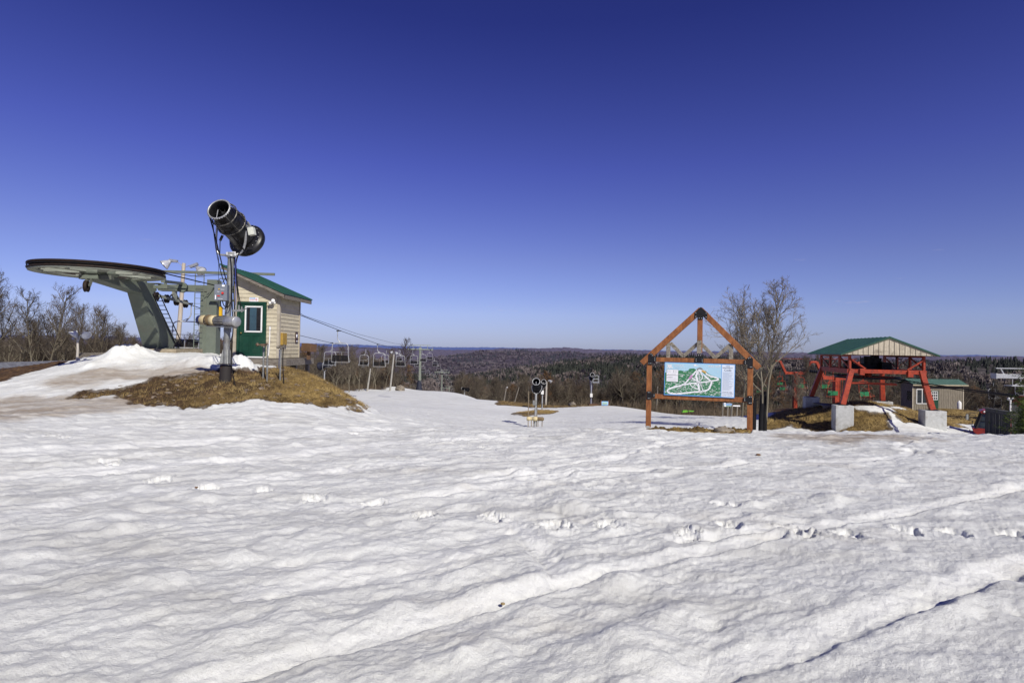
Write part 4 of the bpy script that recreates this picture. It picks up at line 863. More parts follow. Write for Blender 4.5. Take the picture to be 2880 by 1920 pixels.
# ------------------------------------------------------------------ other snow guns
def small_gun(px, D, pytop, aim, label, pump=False, cage=False, box=False, cover=BLK, buried=.6):
    """fan gun on a pole: px, distance, photo y of the barrel centre, aim = direction of the muzzle"""
    b = G(px, D); hd = P(px, pytop, D); t = thing('snow_gun', b, label, 'snow gun'); aim = Vector(aim).normalized(); rt = aim.cross(Vector((0, 0, 1))).normalized()
    pt = Vector((b.x, b.y, hd.z-.72))
    MB().cyl((b.x, b.y, b.z-buried), pt, .11, .09, 12).build('pole', GALV, t, True)
    m = MB()
    for s in (-1, 1): m.tube(bez(pt, pt+rt*s*.3+Vector((0, 0, .03)), hd+rt*s*.46-Vector((0, 0, .35)), hd+rt*s*.42, n=8), .032, 7)
    m.build('yoke', GALV, t, True)
    MB().lathe([(.27, -.35), (.285, -.8), (.305, -.82), (.30, -.1), (.33, -.05), (.33, .2), (.36, .4), (.46, .62), (.475, .72), (.44, .78), (.0, .70)], hd, -aim, 22).lathe([(0, -.3), (.27, -.3)], hd, -aim, 16).build('barrel', cover, t, True)
    m = MB().torus(hd+aim*.82, aim, .305, .028, 24, 6).beam(hd+aim*.80-Vector((0, 0, .24)), hd+aim*.80, .04, .03).build('nozzle_ring', STEEL, t, True)
    MB().torus(hd+aim*.5, aim, .37, .02, 24, 5).build('water_manifold', DARKM, t, True)
    if box: MB().box((b.x-.02, b.y-.2, b.z+box), (.36, .25, .52)).build('control_cabinet', WHITE, t, True, .01)
    if pump:
        z = b.z+pump; q = MB().lathe([(0, -.75), (.17, -.72), (.17, -.45), (.15, -.44), (.15, -.2), (.19, -.19), (.19, .1), (.15, .12), (.15, .65), (0, .68)], (b.x-.02, b.y-.12, z), (1, -.1, 0), 16).build('pump', CREAM, t, True)
        MB().lathe([(0, .18), (.155, .18), (.165, .22), (.165, .62), (.1, .72), (0, .72)], (b.x-.02, b.y-.12, z), (1, -.1, 0), 14).build('motor', BROWNR, q, True)
        m = MB()
        for a, h in ((-.62, 2.7), (-.35, .1), (.55, -.05), (.22, -.1), (-.18, .2), (.12, .9)): m.cyl((b.x+a, b.y-.1, b.z-.5), (b.x+a, b.y-.1, z+h), .035 if abs(a) > .3 else .025, n=7)
        m.build('water_pipe', pm('weathered_pipe', (.25, .2, .14), None, 5, .7), t, True)
        MB().box((b.x-.1, b.y-.2, z+1.35), (.34, .24, .42)).build('control_cabinet', GALVD, t, True, .01)
    m = MB()
    for s in (-.13, .13): m.tube(bez(hd+aim*.2+rt*s*2, pt+rt*s*2, pt+rt*s-Vector((0, 0, .9)), (b.x+s, b.y-.1, b.z+.4), n=10), .025, 5)
    m.build('hose', HOSEB if cage else BLK, t, True)
    if cage:
        c = pt+Vector((.62, -.1, -.15)); m = MB()
        for sx_ in (-.42, .42):
            for sy in (-.35, .35): m.beam(c+Vector((sx_, sy, 0)), c+Vector((sx_, sy, 1.0)), .045)
        for z in (.5, 1.0):
            for s in (-.35, .35): m.beam(c+Vector((-.42, s, z)), c+Vector((.42, s, z)), .045)
            for s in (-.42, .42): m.beam(c+Vector((s, -.35, z)), c+Vector((s, .35, z)), .045)
        m.box(c, (.95, .8, .09)).build('service_cage', GALV, t, True)
        MB().box((b.x+.25, b.y-.3, b.z+.12), (1.3, 1.2, .5)).build('timber_base', BOXB, t, True)
    return t
small_gun(1510, 48, 1083, (-.12, -.9, .42), 'black snow gun in mid snowfield with a tan pump low on its pole', pump=.78)
small_gun(1528, 75, 1078, (.03, -.95, .32), 'black snow gun with white ring and white cabinet behind the pump one', box=2.35)
small_gun(1665, 84, 1058, (-.1, -.9, .3), 'snow gun with service cage on a tall pole at the far snow edge', cage=True, box=1.6)
small_gun(1309, 124, 1094, (-.8, .35, .1), 'tiny dark-covered snow gun on the far snow edge right of the chair line')
small_gun(914, 64, 1026, (.85, -.3, .22), 'small covered snow gun just beyond the grassy slope right of the hut', cover=NAVY)
# ------------------------------------------------------------------ lamps and poles
def lamp_pole(px0, px1, pyt, D, r, label, heads, mt=WEATH, cat='lamp pole', name='lamp_pole', base=None):
    b = G(px0, D); t = thing(name, b, label, cat); tp = P(px1, pyt, D)
    MB().tube([(b.x, b.y, b.z-.4), b.lerp(tp, .5)+Vector((.03, 0, 0)), tp], [r*1.15, r*1.05, r*.85], 12).build('pole', mt, t, True)
    for (dx, dz, fx, sz) in heads:
        c = tp+Vector((dx, -.05, dz)); 
        ax_ = Vector((fx, -.35, -.55)).normalized()
        h = MB().lathe([(.03, -.12), (.09, -.10), (.12, 0), (.20, .14), (.27, .30), (.275, .33)], c, ax_, 16).build('lamp_head', pm('lamp_shell', (.70, .71, .72), None, 4, .25, .4), t, True) if sz > .5 else MB().lathe([(.02, -.06), (.07, 0), (.15, .10), (.17, .15)], c, ax_, 12).build('lamp_head', WHITE, t, True)
        r_ = .26 if sz > .5 else .16; hh = .31 if sz > .5 else .13
        MB().lathe([(0, hh+.05), (r_*.6, hh+.035), (r_, hh)], c, ax_, 16).build('lens', LENS, h, True)
        m = MB().tube([tp-Vector((0, 0, .25)), tp+Vector((dx*.35, 0, dz*.5)), c], .018, 6)
        if sz > .5: m.box(c.lerp(tp, .30)+Vector((0, 0, .08)), (.55*abs(dx), .14, .14), Matrix.Rotation(R(8 if dx < 0 else -22)*-1*-1, 3, 'Y'))
        m.build('lamp_bracket', GALV, t, True)
    return t
lamp_pole(497, 517, 740, 31, .105, 'leaning pale wooden pole with two big white floodlights behind the bullwheel column', [(-.78, .05, -.55, 1), (.82, -.28, .75, 1)], pm('pale_pole_wood', (.52, .46, .38), (.36, .31, .25), 4, .85, 0, .2, 20, (4, 4, .4)))
lamp_pole(217, 218, 948, 21.3, .04, 'short lamp pole with two small clear lamps behind the snowy crest at left', [(-.03, .18, -.3, .3), (.32, .16, .6, .3)], pm('pale_post', (.5, .46, .4), None, 4, .8))
lamp_pole(1035, 1042, 1036, 108, .15, 'leaning pale pole without lamps on the brown bank below the chairs', [], pm('birch_pole', (.36, .345, .31), None, 4, .8))
lamp_pole(1099, 1108, 996, 110, .16, 'leaning pale pole with a cluster of lamps between two chairs beyond the hut', [(-.35, .5, -.5, 1), (.4, .4, .5, 1)], pm('birch_pole_b', (.36, .345, .31), None, 4, .8))
lamp_pole(1537, 1537, 1074, 90, .16, 'pale pole with one round white lamp right behind the snow guns', [(.55, .25, .5, 1)], pm('pole_c', (.48, .45, .4), None, 4, .8))
lamp_pole(1419, 1424, 1089, 93, .10, 'thin leaning grey pole at the snow edge, left of its twin', [(.1, .05, .3, .3)], WEATH)
lamp_pole(1446, 1460, 1088, 94, .10, 'thin grey pole leaning right at the snow edge left of the snow guns', [], WEATH)
lamp_pole(1848, 1850, 1086, 78, .07, 'thin bare pole behind the left side of the trail map sign', [], WEATH)
# timber rail at the left of the crest
t = thing('timber_barrier', P(262, 1010, 23.5), 'dark weathered timber barrier behind the snowy crest left of the bullwheel column', 'barrier')
m = MB(); m.beam(P(219, 1001, 23.2), P(312, 999, 24.6), .08, .26).build('rail', WEATHX, t, True, .01)
for a in (228, 262, 300): MB().beam(P(a, 996, 23.7), Vector((P(a, 996, 23.7).x, 23.7, gz(P(a, 996, 23.7).x, 23.7)-.2)), .13).build('post', WEATH, t, True)
MB().beam(P(221, 1012, 24.0), P(300, 1012, 24.4), .1, .16).build('rail', WEATHX, t, True)
tag(MB().beam(P(316, 988, 22.6), P(338, 978, 22.8), .12, .16).build('blue_bundle', BLUE), 'small dark blue bundle poking out behind the snow pile', 'bundle')
# roof corner far left
t = thing('lodge_roof', P(-60, 1070, 30), 'corner of a low building with grey roof edge and pale gable at the left margin', 'building')
a = P(25, 1061, 30); b = P(-60, 1020, 30); c_ = P(-145, 1064, 30)
MB().poly([b, a, a+Vector((0, 0, -.12)), b+Vector((0, 0, -.14))], (0, 6, 0)).poly([b, c_, c_+Vector((0, 0, -.12)), b+Vector((0, 0, -.14))], (0, 6, 0)).build('roof', pm('grey_shingle', (.20, .21, .23), (.1, .1, .12), 6, .8), t, True)
MB().poly([b+Vector((0, .15, -.14)), a+Vector((-.1, .15, -.14)), a+Vector((-.1, .15, -1.6)), c_+Vector((.1, .15, -1.6)), c_+Vector((.1, .15, -.14))], (0, 5.6, 0)).build('wall', pm('pale_stucco', (.55, .50, .42), (.40, .35, .28), 6, .8), t, True)
MB().beam(a+Vector((.0, -.04, -.04)), b+Vector((0, -.04, -.04)), .05, .14).build('fascia', pm('grey_white_fascia', (.5, .5, .52), None, 4, .5), t, True)
t = thing('pipe_rail', P(55, 1063, 33), 'grey pipe rail running from the roof corner behind the snowy crest', 'rail')
MB().tube([P(26, 1057, 33), P(110, 1054, 36)], .06, 8).tube([P(26, 1063, 33), P(75, 1061, 35)], .06, 8).build('pipe', GALVD, t, True)
for a in (35, 70): MB().beam(P(a, 1057, 34), P(a, 1085, 34), .1).build('post', WEATH, t, True)
# ------------------------------------------------------------------ trail map sign
SL = P(1824, 1100, 15.0); SR = P(2108, 1100, 14.1); se = Vector((SR.x-SL.x, SR.y-SL.y, 0)).normalized(); sn_ = Vector((se.y, -se.x, 0))   # toward the viewer
if sn_.y > 0: sn_ = -sn_
def SP(px, py, off=0.):
    v = CM @ Vector(((px-1440)/F, (960-py)/F, -1)); o = Vector((0, 0, EYE)); q = Vector((SL.x, SL.y, 0))+sn_*off
    k = (q-o).dot(sn_)/v.dot(sn_); return o+v*k
def Z5(x, y, off=0.): return SP(1760+x/3.733, 820+y/3.733, off)
def Z7(x, y, off=0.): return SP(1840+x/8.4, 1000+y/8.4, off)
t = thing('trail_map_sign', (SL.x/2+SR.x/2, SL.y/2+SR.y/2, gz((SL.x+SR.x)/2, (SL.y+SR.y)/2)), 'large orange-brown timber frame sign with gabled top holding the blue and green trail map', 'sign')
def sbar(a, b, wpx, dep, off, mt, nm, ext=0, bev=.006):
    A = Z5(*a); B_ = Z5(*b); d = (B_-A).normalized(); A = A-d*ext; B_ = B_+d*ext; w_ = wpx/3.733*14.5/1600
    return MB().beam(A+sn_*off, B_+sn_*off, w_, dep, up=sn_).build(nm, mt, t, True, bev)
sbar((250, 690), (236, 1420), 50, .14, 0, STAIN, 'post'); sbar((1308, 690), (1300, 1482), 54, .14, 0, STAIN, 'post')
sbar((236, 1405), (232, 1540), 40, .16, 0, CONC, 'post_foot')
sbar((1300, 1475), (1300, 1540), 50, .13, 0, STAIN, 'post_foot')
sbar((275, 710), (1283, 738), 47, .13, 0, STAIN, 'crossbeam'); sbar((262, 1094), (1276, 1137), 49, .13, 0, STAIN, 'crossbeam')
sbar((180, 742), (784, 196), 60, .14, .012, STAIN, 'rafter', .03); sbar((1392, 792), (790, 196), 60, .14, .009, STAIN, 'rafter', .03)
sbar((781, 225), (776, 640), 52, .13, .0, STAIN, 'king_post')
m = [((447, 540), (445, 688), 40), ((476, 545), (602, 676), 36), ((608, 676), (748, 552), 36), ((798, 552), (934, 690), 36), ((942, 690), (1092, 562), 36), ((1105, 560), (1104, 708), 42)]
for a, b, w_ in m: sbar(a, b, w_, .09, .0, GWOOD, 'brace', .02)
sbar((773, 512), (772, 650), 46, .03, .082, GWOOD, 'king_post_facing')
def plate(pts, bolts):
    b = MB().poly([Z5(x, y, .088) for x, y in pts], sn_*-.008).build('steel_plate', PLATE, t, True)
    m = MB()
    for x, y in bolts: m.lathe([(0, 0), (.012, 0), (.010, .01), (0, .012)], Z5(x, y, .088), sn_, 8)
    m.build('bolt', STEEL, b, True)
plate([(788, 160), (858, 225), (856, 288), (812, 262), (810, 292), (752, 290), (752, 262), (718, 286), (722, 222)], [(735, 225), (735, 262), (843, 228), (843, 268), (770, 278), (795, 280)])
plate([(236, 660), (265, 640), (290, 662), (288, 682), (320, 684), (320, 732), (276, 734), (276, 768), (232, 766)], [(265, 655), (278, 670), (304, 700), (304, 720), (243, 752), (262, 752)])
plate([(752, 655), (796, 655), (796, 700), (816, 702), (816, 748), (724, 742), (726, 697), (752, 697)], [(764, 668), (784, 668), (738, 710), (738, 728), (802, 714), (802, 732)])
plate([(1270, 702), (1302, 678), (1336, 704), (1334, 806), (1278, 802), (1278, 768), (1238, 764), (1240, 716), (1276, 718)], [(1288, 700), (1304, 692), (1255, 732), (1255, 752), (1306, 790), (1322, 790)])
plate([(222, 1046), (268, 1046), (270, 1068), (308, 1070), (306, 1112), (266, 1112), (264, 1132), (220, 1130)], [(236, 1056), (252, 1056), (236, 1120), (252, 1120), (296, 1082), (296, 1098)])
plate([(1282, 1092), (1328, 1096), (1328, 1182), (1278, 1180), (1278, 1158), (1234, 1154), (1236, 1110), (1282, 1114)], [(1298, 1106), (1316, 1106), (1296, 1168), (1314, 1168), (1248, 1122), (1248, 1142)])
panel = MB().poly([Z7(250, 150, .092), Z7(1915, 205, .092), Z7(1895, 1002, .092), Z7(228, 925, .092)], sn_*-.02).build('map_panel', SEDGE, t, True)
_ly = [0]
def art(pts, mt, nm, lay, th=.0006):
    pts = [Z7(x, y, .092+.0012*lay) for x, y in pts]
    # triangulate through bmesh so that concave outlines fill well
    m = MB(); m.poly(pts, sn_*-th); return m.build(nm, mt, panel, True)
def ribbon(m, pts, w_, lay):
    """white run: smooth strip of width w_ (zoom px) along pts"""
    P2 = [Vector((a, b, 0)) for a, b in pts]; out = []
    for i in range(len(P2)-1):
        p0 = P2[max(i-1, 0)]; p1 = P2[i]; p2 = P2[i+1]; p3 = P2[min(i+2, len(P2)-1)]
        for k in range(5):
            s = k/5; out.append(.5*((2*p1)+(p2-p0)*s+(2*p0-5*p1+4*p2-p3)*s*s+(3*p1-3*p2+p3-p0)*s**3))
    out.append(P2[-1]); L = []; Rr_ = []
    for i, q in enumerate(out):
        d = (out[min(i+1, len(out)-1)]-out[max(i-1, 0)]).normalized(); n = Vector((-d.y, d.x, 0))*w_/2*(1+.12*math.sin(i*1.7)); L.append(q+n); Rr_.append(q-n)
    vs = [Z7(q.x, q.y, .092+.0012*lay) for q in L+Rr_]; n = len(L)
    m.add(vs, [(i, i+1, n+i+1, n+i) for i in range(n-1)])
art([(262, 166), (1585, 208), (1572, 965), (244, 905)], SBLUE, 'map_sky', 1)
art([(1600, 212), (1900, 222), (1880, 985), (1585, 968)], SPALE, 'code_panel', 1)
art([(256, 400), (290, 390), (440, 395), (560, 355), (620, 345), (720, 365), (800, 350), (835, 305), (940, 298), (1000, 335), (1060, 318), (1130, 330), (1200, 350), (1255, 400), (1330, 455), (1440, 490), (1520, 520), (1578, 545), (1570, 962), (246, 902)], SGREEN, 'forest', 2)
m = MB(); rg = random.Random(3)
for i in range(560):
    x = rg.uniform(250, 1560); y = rg.uniform(320, 955)
    if y < 420 and (x < 700 or x > 1200) : continue
    if x < 580 and 310 < y < 625: continue
    if y > 905+(x-250)*.045-8 or (x > 1200 and y < 420+(x-1200)*.42): continue
    w_ = rg.uniform(22, 52); h_ = rg.uniform(6, 11); k = rg.uniform(-.25, -.05)
    pts = [(x-w_/2, y-k*w_/2+h_*.4), (x-w_*.2, y-h_*.6-k*w_*.2), (x, y), (x+w_*.15, y-h_*.7+k*w_*.1), (x+w_/2, y+k*w_/2), (x+w_*.1, y+h_*.6)]
    m.add([Z7(a, b, .092+.0012*3) for a, b in pts], [(0, 1, 2, 3, 4, 5)])
m.build('snowy_tree_tops', SWHITE, panel, True)
m = MB()
for pts, w_ in [([(1010, 345), (960, 400), (880, 490), (800, 580), (720, 660), (640, 700), (520, 730), (400, 765), (325, 800), (320, 850), (400, 890), (560, 895), (760, 878), (900, 860), (1060, 850), (1160, 835), (1250, 812), (1300, 775), (1330, 700), (1350, 620), (1280, 550), (1200, 480), (1130, 410), (1050, 350)], 36),
                ([(700, 690), (830, 660), (1000, 640), (1200, 620), (1400, 590), (1500, 570), (1510, 540), (1440, 510), (1330, 480), (1240, 430), (1180, 370), (1100, 345), (1030, 340)], 30),
                ([(1020, 350), (1010, 430), (990, 480), (1010, 550), (1040, 640), (1050, 730), (1060, 800), (1090, 850)], 44), ([(1040, 350), (1060, 480), (1085, 600), (1110, 700), (1140, 800), (1150, 850)], 22),
                ([(890, 530), (960, 560), (1010, 600), (1030, 660)], 24), ([(1080, 380), (1120, 440), (1145, 500), (1110, 560), (1080, 590)], 18), ([(850, 670), (880, 720), (940, 750), (1010, 780), (1060, 810)], 20), ([(940, 690), (990, 670), (1030, 720)], 22)]: ribbon(m, pts, w_, 4)
m.build('ski_runs', SWHITE, panel, True)
m = MB(); ribbon(m, [(900, 460), (860, 510), (830, 550)], 58, 5); m.build('pink_run', SPINK, panel, True)
m = MB(); ribbon(m, [(1125, 350), (1170, 370), (1225, 400)], 36, 5); m.build('orange_area', SORANGE, panel, True)
m = MB(); ribbon(m, [(1120, 400), (1160, 440), (1220, 465)], 22, 5); m.build('pond', SBLUE, panel, True)
m = MB(); ribbon(m, [(1005, 375), (800, 600), (640, 740), (515, 900)], 5, 6); ribbon(m, [(1030, 370), (1090, 600), (1140, 840)], 5, 6); ribbon(m, [(660, 700), (590, 790), (540, 880)], 10, 6)
for pts in ([(1010, 318), (1040, 305), (1060, 295), (1075, 290), (1100, 298), (1140, 318)],): ribbon(m, pts, 26, 6)
m.build('lift_lines', SGREY, panel, True)
art([(290, 320), (570, 328), (562, 622), (284, 606)], SGREY, 'legend_border', 5); art([(294, 324), (566, 332), (561, 460), (292, 452)], SWHITE, 'legend_box', 6); art([(292, 465), (561, 472), (558, 616), (289, 602)], SWHITE, 'legend_box', 6)
m = MB()
for y0, x0_, x1_, h_ in ((350, 345, 395, 8), (385, 340, 400, 10), (432, 360, 515, 9), (352, 475, 545, 9), (384, 480, 545, 8), (400, 480, 545, 7), (512, 450, 540, 6), (530, 470, 515, 6), (555, 330, 545, 7), (574, 315, 545, 6), (590, 380, 515, 5)):
    x = x0_
    while x < x1_:
        w_ = min(rg.uniform(8, 26), x1_-x); m.add([Z7(a, b, .092+.0012*7.2) for a, b in ((x, y0), (x+w_, y0+.5), (x+w_, y0+h_*.6), (x, y0+h_*.6))], [(0, 1, 2, 3)]); x += w_+5
for a in range(300, 436, 12): m.add([Z7(p, q, .092+.0012*7.2) for p, q in ((a, 520), (a+4, 500-10*math.sin((a-300)/43)), (a+11, 520))], [(0, 1, 2)])
m.build('legend_text', SGREY, panel, True)
for (x, y, mt) in ((318, 348, SGREEN), (318, 384, SEDGE), (455, 354, SINK), (452, 390, SINK), (335, 431, SORANGE)):
    MB().poly([Z7(x+9*math.cos(k*math.pi/4), y+9*math.sin(k*math.pi/4), .092+.0012*7) for k in range(8)], sn_*-.0004).build('legend_mark', mt, panel, True)
# code panel writing in rows
m = MB(); y = 392
rows = 0
while y < 820:
    wd = rg.choice([150, 215, 235, 250, 190]); x = 1622-rows*.55; xe = x+wd; h_ = 8
    while x < xe:
        w_ = min(rg.uniform(9, 30), xe-x); s_ = (x-1600)*.03
        m.add([Z7(a, b+s_, .092+.0012*2.2) for a, b in ((x, y), (x+w_, y), (x+w_, y+h_*.6), (x, y+h_*.6))], [(0, 1, 2, 3)]); x += w_+4
    y += 17.2; rows += 1
m.build('code_text_lines', pm('soft_ink', (.22, .26, .36), None, 3, .5), panel, True)
ez = Vector((0, 0, 1)); sx_dir = (Z7(1800, 280)-Z7(300, 230)).normalized()
def smat(x, y, lay=7):
    c = Z7(x, y, .092+.0012*lay)-panel.location-t.location; up = sn_.cross(sx_dir).normalized(); 
    if up.z < 0: up = -up
    return Matrix(((sx_dir.x, up.x, sn_.x, c.x), (sx_dir.y, up.y, sn_.y, c.y), (sx_dir.z, up.z, sn_.z, c.z), (0, 0, 0, 1)))
pxm = 14.5/1600/8.4   # metres per zoom px
BOLDW = pm('white_letter', (.86, .88, .9), None, 3, .4)
def stext(body, x, y, hpx, mt=SINK, nm='lettering', sx=1.0, lay=3): text_mesh(body, hpx*pxm*1.35, nm, mt, panel, smat(x, y, lay), extrude=.0003, sx=sx)
stext('TRAIL MAP', 1405, 258, 40, BOLDW, 'title', 1.0); stext('TRAIL MAP', 1407, 259, 40, BOLDW, 'title', 1.0, 3.5)
stext('SKI BIG BEAR', 585, 240, 44, BOLDW, 'resort_name', .62); stext('AT MASTHOPE MOUNTAIN', 630, 295, 15, BOLDW, 'resort_name', 1.05)
stext('YOUR', 1738, 250, 24); stext('RESPONSIBILITY', 1738, 290, 24, sx=.98); stext('Code', 1738, 345, 52)
stext('Know the code.', 1728, 860, 24); stext("It's your responsibility.", 1730, 892, 20); stext('BE SAFETY CONSCIOUS', 1728, 942, 15)
MB().poly([Z7(x, y, .092+.0012*3) for x, y in ((305, 205), (330, 200), (345, 212), (385, 215), (405, 203), (418, 225), (405, 245), (440, 275), (435, 300), (415, 300), (395, 270), (370, 300), (350, 300), (345, 260), (325, 305), (308, 300), (318, 240))], sn_*-.0004).build('bear_emblem', BOLDW, panel, True)
for pts in ([(920, 240), (950, 215), (970, 197), (995, 222), (1060, 240), (1020, 247), (960, 246)], [(1520, 238), (1545, 220), (1583, 235), (1560, 243)], [(1230, 345), (1250, 335), (1280, 350), (1255, 358)], [(1490, 375), (1500, 367), (1515, 378), (1500, 386)]): art(pts, BOLDW, 'painted_cloud', 3)
# ------------------------------------------------------------------ red lift terminal
RO = Vector((24.35, 37.0, 0)); rv = Vector((.975, -.22, 0)).normalized(); ru = Vector((.22, .975, 0)).normalized()
def RT(a, b, z): return RO+rv*a+ru*b+Vector((0, 0, z))
RM = Matrix(((rv.x, ru.x, 0), (rv.y, ru.y, 0), (0, 0, 1)))
t = thing('red_lift_terminal', RT(0, 3, -3), 'orange-red chairlift drive terminal with green gable roof on four concrete blocks', 'chairlift terminal')
legs = [((-2.02, 0), (-2.62, -.25), -1.62, -3.5, 1.08), ((2.02, 0), (2.55, -.25), -1.75, -3.5, 1.2), ((-2.05, 6), (-2.75, 6.3), -1.6, -2.9, 1.0), ((1.95, 6), (2.15, 6.3), -1.75, -2.9, 1.1)]
for (ta, tb), (ba, bb), zb, z0, w_ in legs:
    MB().box(RT(ba, bb, (zb+z0)/2), (w_, w_*.8, zb-z0), RM).build('concrete_block', CONC, t, True, .03)
    MB().box(RT(ba, bb, zb+.02), (.55, .55, .035), RM).build('base_plate', DARKM, t, True)
    MB().beam(RT(ba, bb, zb+.03), RT(ta, tb, .75), .31, .28, ru, .29, .28).build('leg', RED, t, True, .008)
m = MB()
m.beam(RT(-2.3, 0, .62), RT(2.3, 0, .62), .16, .25).build('front_beam', RED, t, True)
MB().beam(RT(-2.2, 6, .62), RT(2.2, 6, .62), .16, .30).build('rear_beam', RED, t, True)
for s in (-1, 1):
    MB().beam(RT(2.1*s, -.15, .60), RT(2.1*s, 6.2, .60), .18, .32).build('side_beam', RED, t, True)
    m = MB(); m.beam(RT(2.15*s, -.1, 1.62), RT(2.15*s, 6.1, 1.62), .12, .12)
    for b in (0, 1.9, 3.9, 6): m.beam(RT(2.15*s, b, .7), RT(2.15*s, b, 1.60), .13 if b in (0, 6) else .11, .16)
    m.beam(RT(2.15*s, .1, .85), RT(2.15*s, 1.8, 1.5), .08).beam(RT(2.15*s, 6, 1.5), RT(2.15*s, 4.0, .8), .08)
    m.beam(RT(2.15*s, 2.0, .85), RT(2.15*s, 3.8, 1.55), .03).beam(RT(2.15*s, 2.0, 1.55), RT(2.15*s, 3.8, .85), .03)
    m.beam(RT(2.1*s, 0, 1.35), RT(1.25*s, 0, .75), .06)
    m.build('side_truss', RED, t, True)
MB().box(RT(-1.45, -.05, .58), (.28, .3, .42), RM).box(RT(1.35, -.05, .52), (.3, .3, .42), RM).build('bracket', RED, t, True, .01)
# roof
m = MB(); ov = 2.85; zt, ze = 2.88, 1.72
for s in (-1, 1): m.poly([RT(0, -.55, zt), RT(ov*s, -.55, ze), RT(ov*s, -.55, ze-.06), RT(0, -.55, zt-.06)], ru*7.6)
for s in (-1, 1):
    for k in range(12): b = -.5+k*.68; m.beam(RT(0, b, zt+.015), RT(ov*s, b, ze+.015), .04, .03)
m.build('roof', ROOFG, t, True)
MB().poly([RT(-2.7, -.47, ze-.02), RT(2.7, -.47, ze-.02), RT(0, -.47, zt-.10)], ru*.08).build('gable', BOARDT, t, True)
MB().poly([RT(-2.8, 6.7, ze-.02), RT(2.8, 6.7, ze-.02), RT(0, 6.7, zt-.10)], ru*.08).build('gable', BOARDT, t, True)
m = MB()
for k in range(19):
    a = -2.7+k*.3; h = (zt-.1-(ze-.02))*(1-abs(a)/2.7); 
    if h > .06: m.beam(RT(a, -.485, ze), RT(a, -.485, ze+h-.02), .022, .02)
m.build('batten', pm('brown_batten', (.33, .29, .22), None, 4, .8), t, True)  # darker brown than the gable boards
m = MB()
for s in (-1, 1): m.beam(RT(0, -.5, zt-.09), RT(ov*s, -.5, ze-.05), .05, .09)
m.build('barge_board', pm('brown_green_trim', (.10, .13, .085), None, 4, .7), t, True)
MB().beam(RT(-2.7, 3, 1.70), RT(2.7, 3, 1.70), .1, .1).build('tie_beam', RED, t, True)
for s in (-1, 1): MB().beam(RT(2.15*s, -.1, 1.45), RT(1.2*s, -.05, .78), .07).build('brace', RED, t, True)
# machinery and bullwheel
MB().box(RT(.3, 3.4, 1.08), (1.0, 1.1, .8), RM).cyl(RT(.0, 3, 1.0), RT(.0, 3, 1.6), .28, n=14).box(RT(.6, 3.4, 1.55), (.35, .4, .25), RM).build('engine', DARKM, t, True, .01)
MB().box(RT(-.7, 3.2, .9), (1.1, .9, .35), RM).cyl(RT(-1.5, 3, 1.0), RT(-1.0, 3, 1.0), .28, n=12).build('gearbox', DARKM, t, True, .01)
MB().box(RT(.9, 2.6, .95), (.6, .7, .5), RM).build('motor', DARKM, t, True, .01)
MB().cyl(RT(.2, 2.9, 1.4), RT(.05, 2.8, 2.2), .07, n=8).build('exhaust_pipe', DARKM, t, True)
for a_ in (-1.0, 1.2): MB().cyl(RT(a_, 1.5, .7), RT(a_, 1.5, 1.6), .03, n=6).build('control_lever', DARKM, t, True)
MB().beam(RT(-2.0, 1.6, .56), RT(2.0, 1.6, .56), .9, .16).beam(RT(-1.9, 4.3, .55), RT(1.9, 4.3, .55), .5, .16).box(RT(0, 3, .62), (3.9, 1.5, .05), RM).build('machine_deck', DARKM, t, True)
MB().beam(RT(-1.6, 1.5, -.22), RT(1.0, 1.2, -.24), .8, .12).build('red_guard', RED, t, True, .01)
bw = thing('bullwheel', RT(0, 3.2, .12)-t.location, None, None); bw.parent = t
MB().lathe([(1.9, -.06), (2.05, -.07), (1.98, 0), (2.05, .07), (1.9, .06), (1.9, -.06)], (0, 0, 0), (0, 0, 1), 48).build('rim', DARKM, bw)
m = MB()
for k in range(6): a = k*math.pi/3; m.beam((0, 0, 0), (1.95*math.cos(a), 1.95*math.sin(a), 0), .2, .08)
m.lathe([(0, -.1), (.3, -.1), (.3, .3), (0, .3)], (0, 0, 0), (0, 0, 1), 16).build('spoke', RED, bw)
# ramp deck
t = thing('loading_deck', RT(-1, 6.0, -2.1), 'weathered grey plank loading deck under the orange-red lift terminal', 'deck')
m = MB()
for k in range(24): m.box(RT(-2.6+k*.2, 4.9, -2.02+.010*k*-1), (.185, 2.6, .05), RM)
m.build('planks', WEATH, t, True)
m = MB().beam(RT(-2.7, 3.6, -2.12), RT(2.0, 3.6, -2.33), .08, .16)
for a in (-2.4, -.8, .8, 1.8): m.beam(RT(a, 3.9, -2.1), RT(a, 3.9, -2.8), .12)
m.build('deck_frame', WEATHX, t, True)
# thick ropes out to the right edge
def rr_(p): return [Vector(q) for q in p]
tag(MB().tube([P(2330, 1050, 43), P(2505, 1064, 40), P(2600, 1078, 36), P(2700, 1092, 32), P(2790, 1104, 28), P(2862, 1112, 25)], .035, 7).build('haul_rope', BLK), 'thick black cable running from the red lift terminal to the little red roof at right', 'cable')
tag(MB().tube([P(2505, 1071, 40), P(2600, 1082, 36), P(2700, 1097, 32), P(2790, 1108, 28), P(2862, 1115, 25)], .028, 7).build('signal_cable', BLK), 'lower of the two black cables running right from the red lift terminal', 'cable')
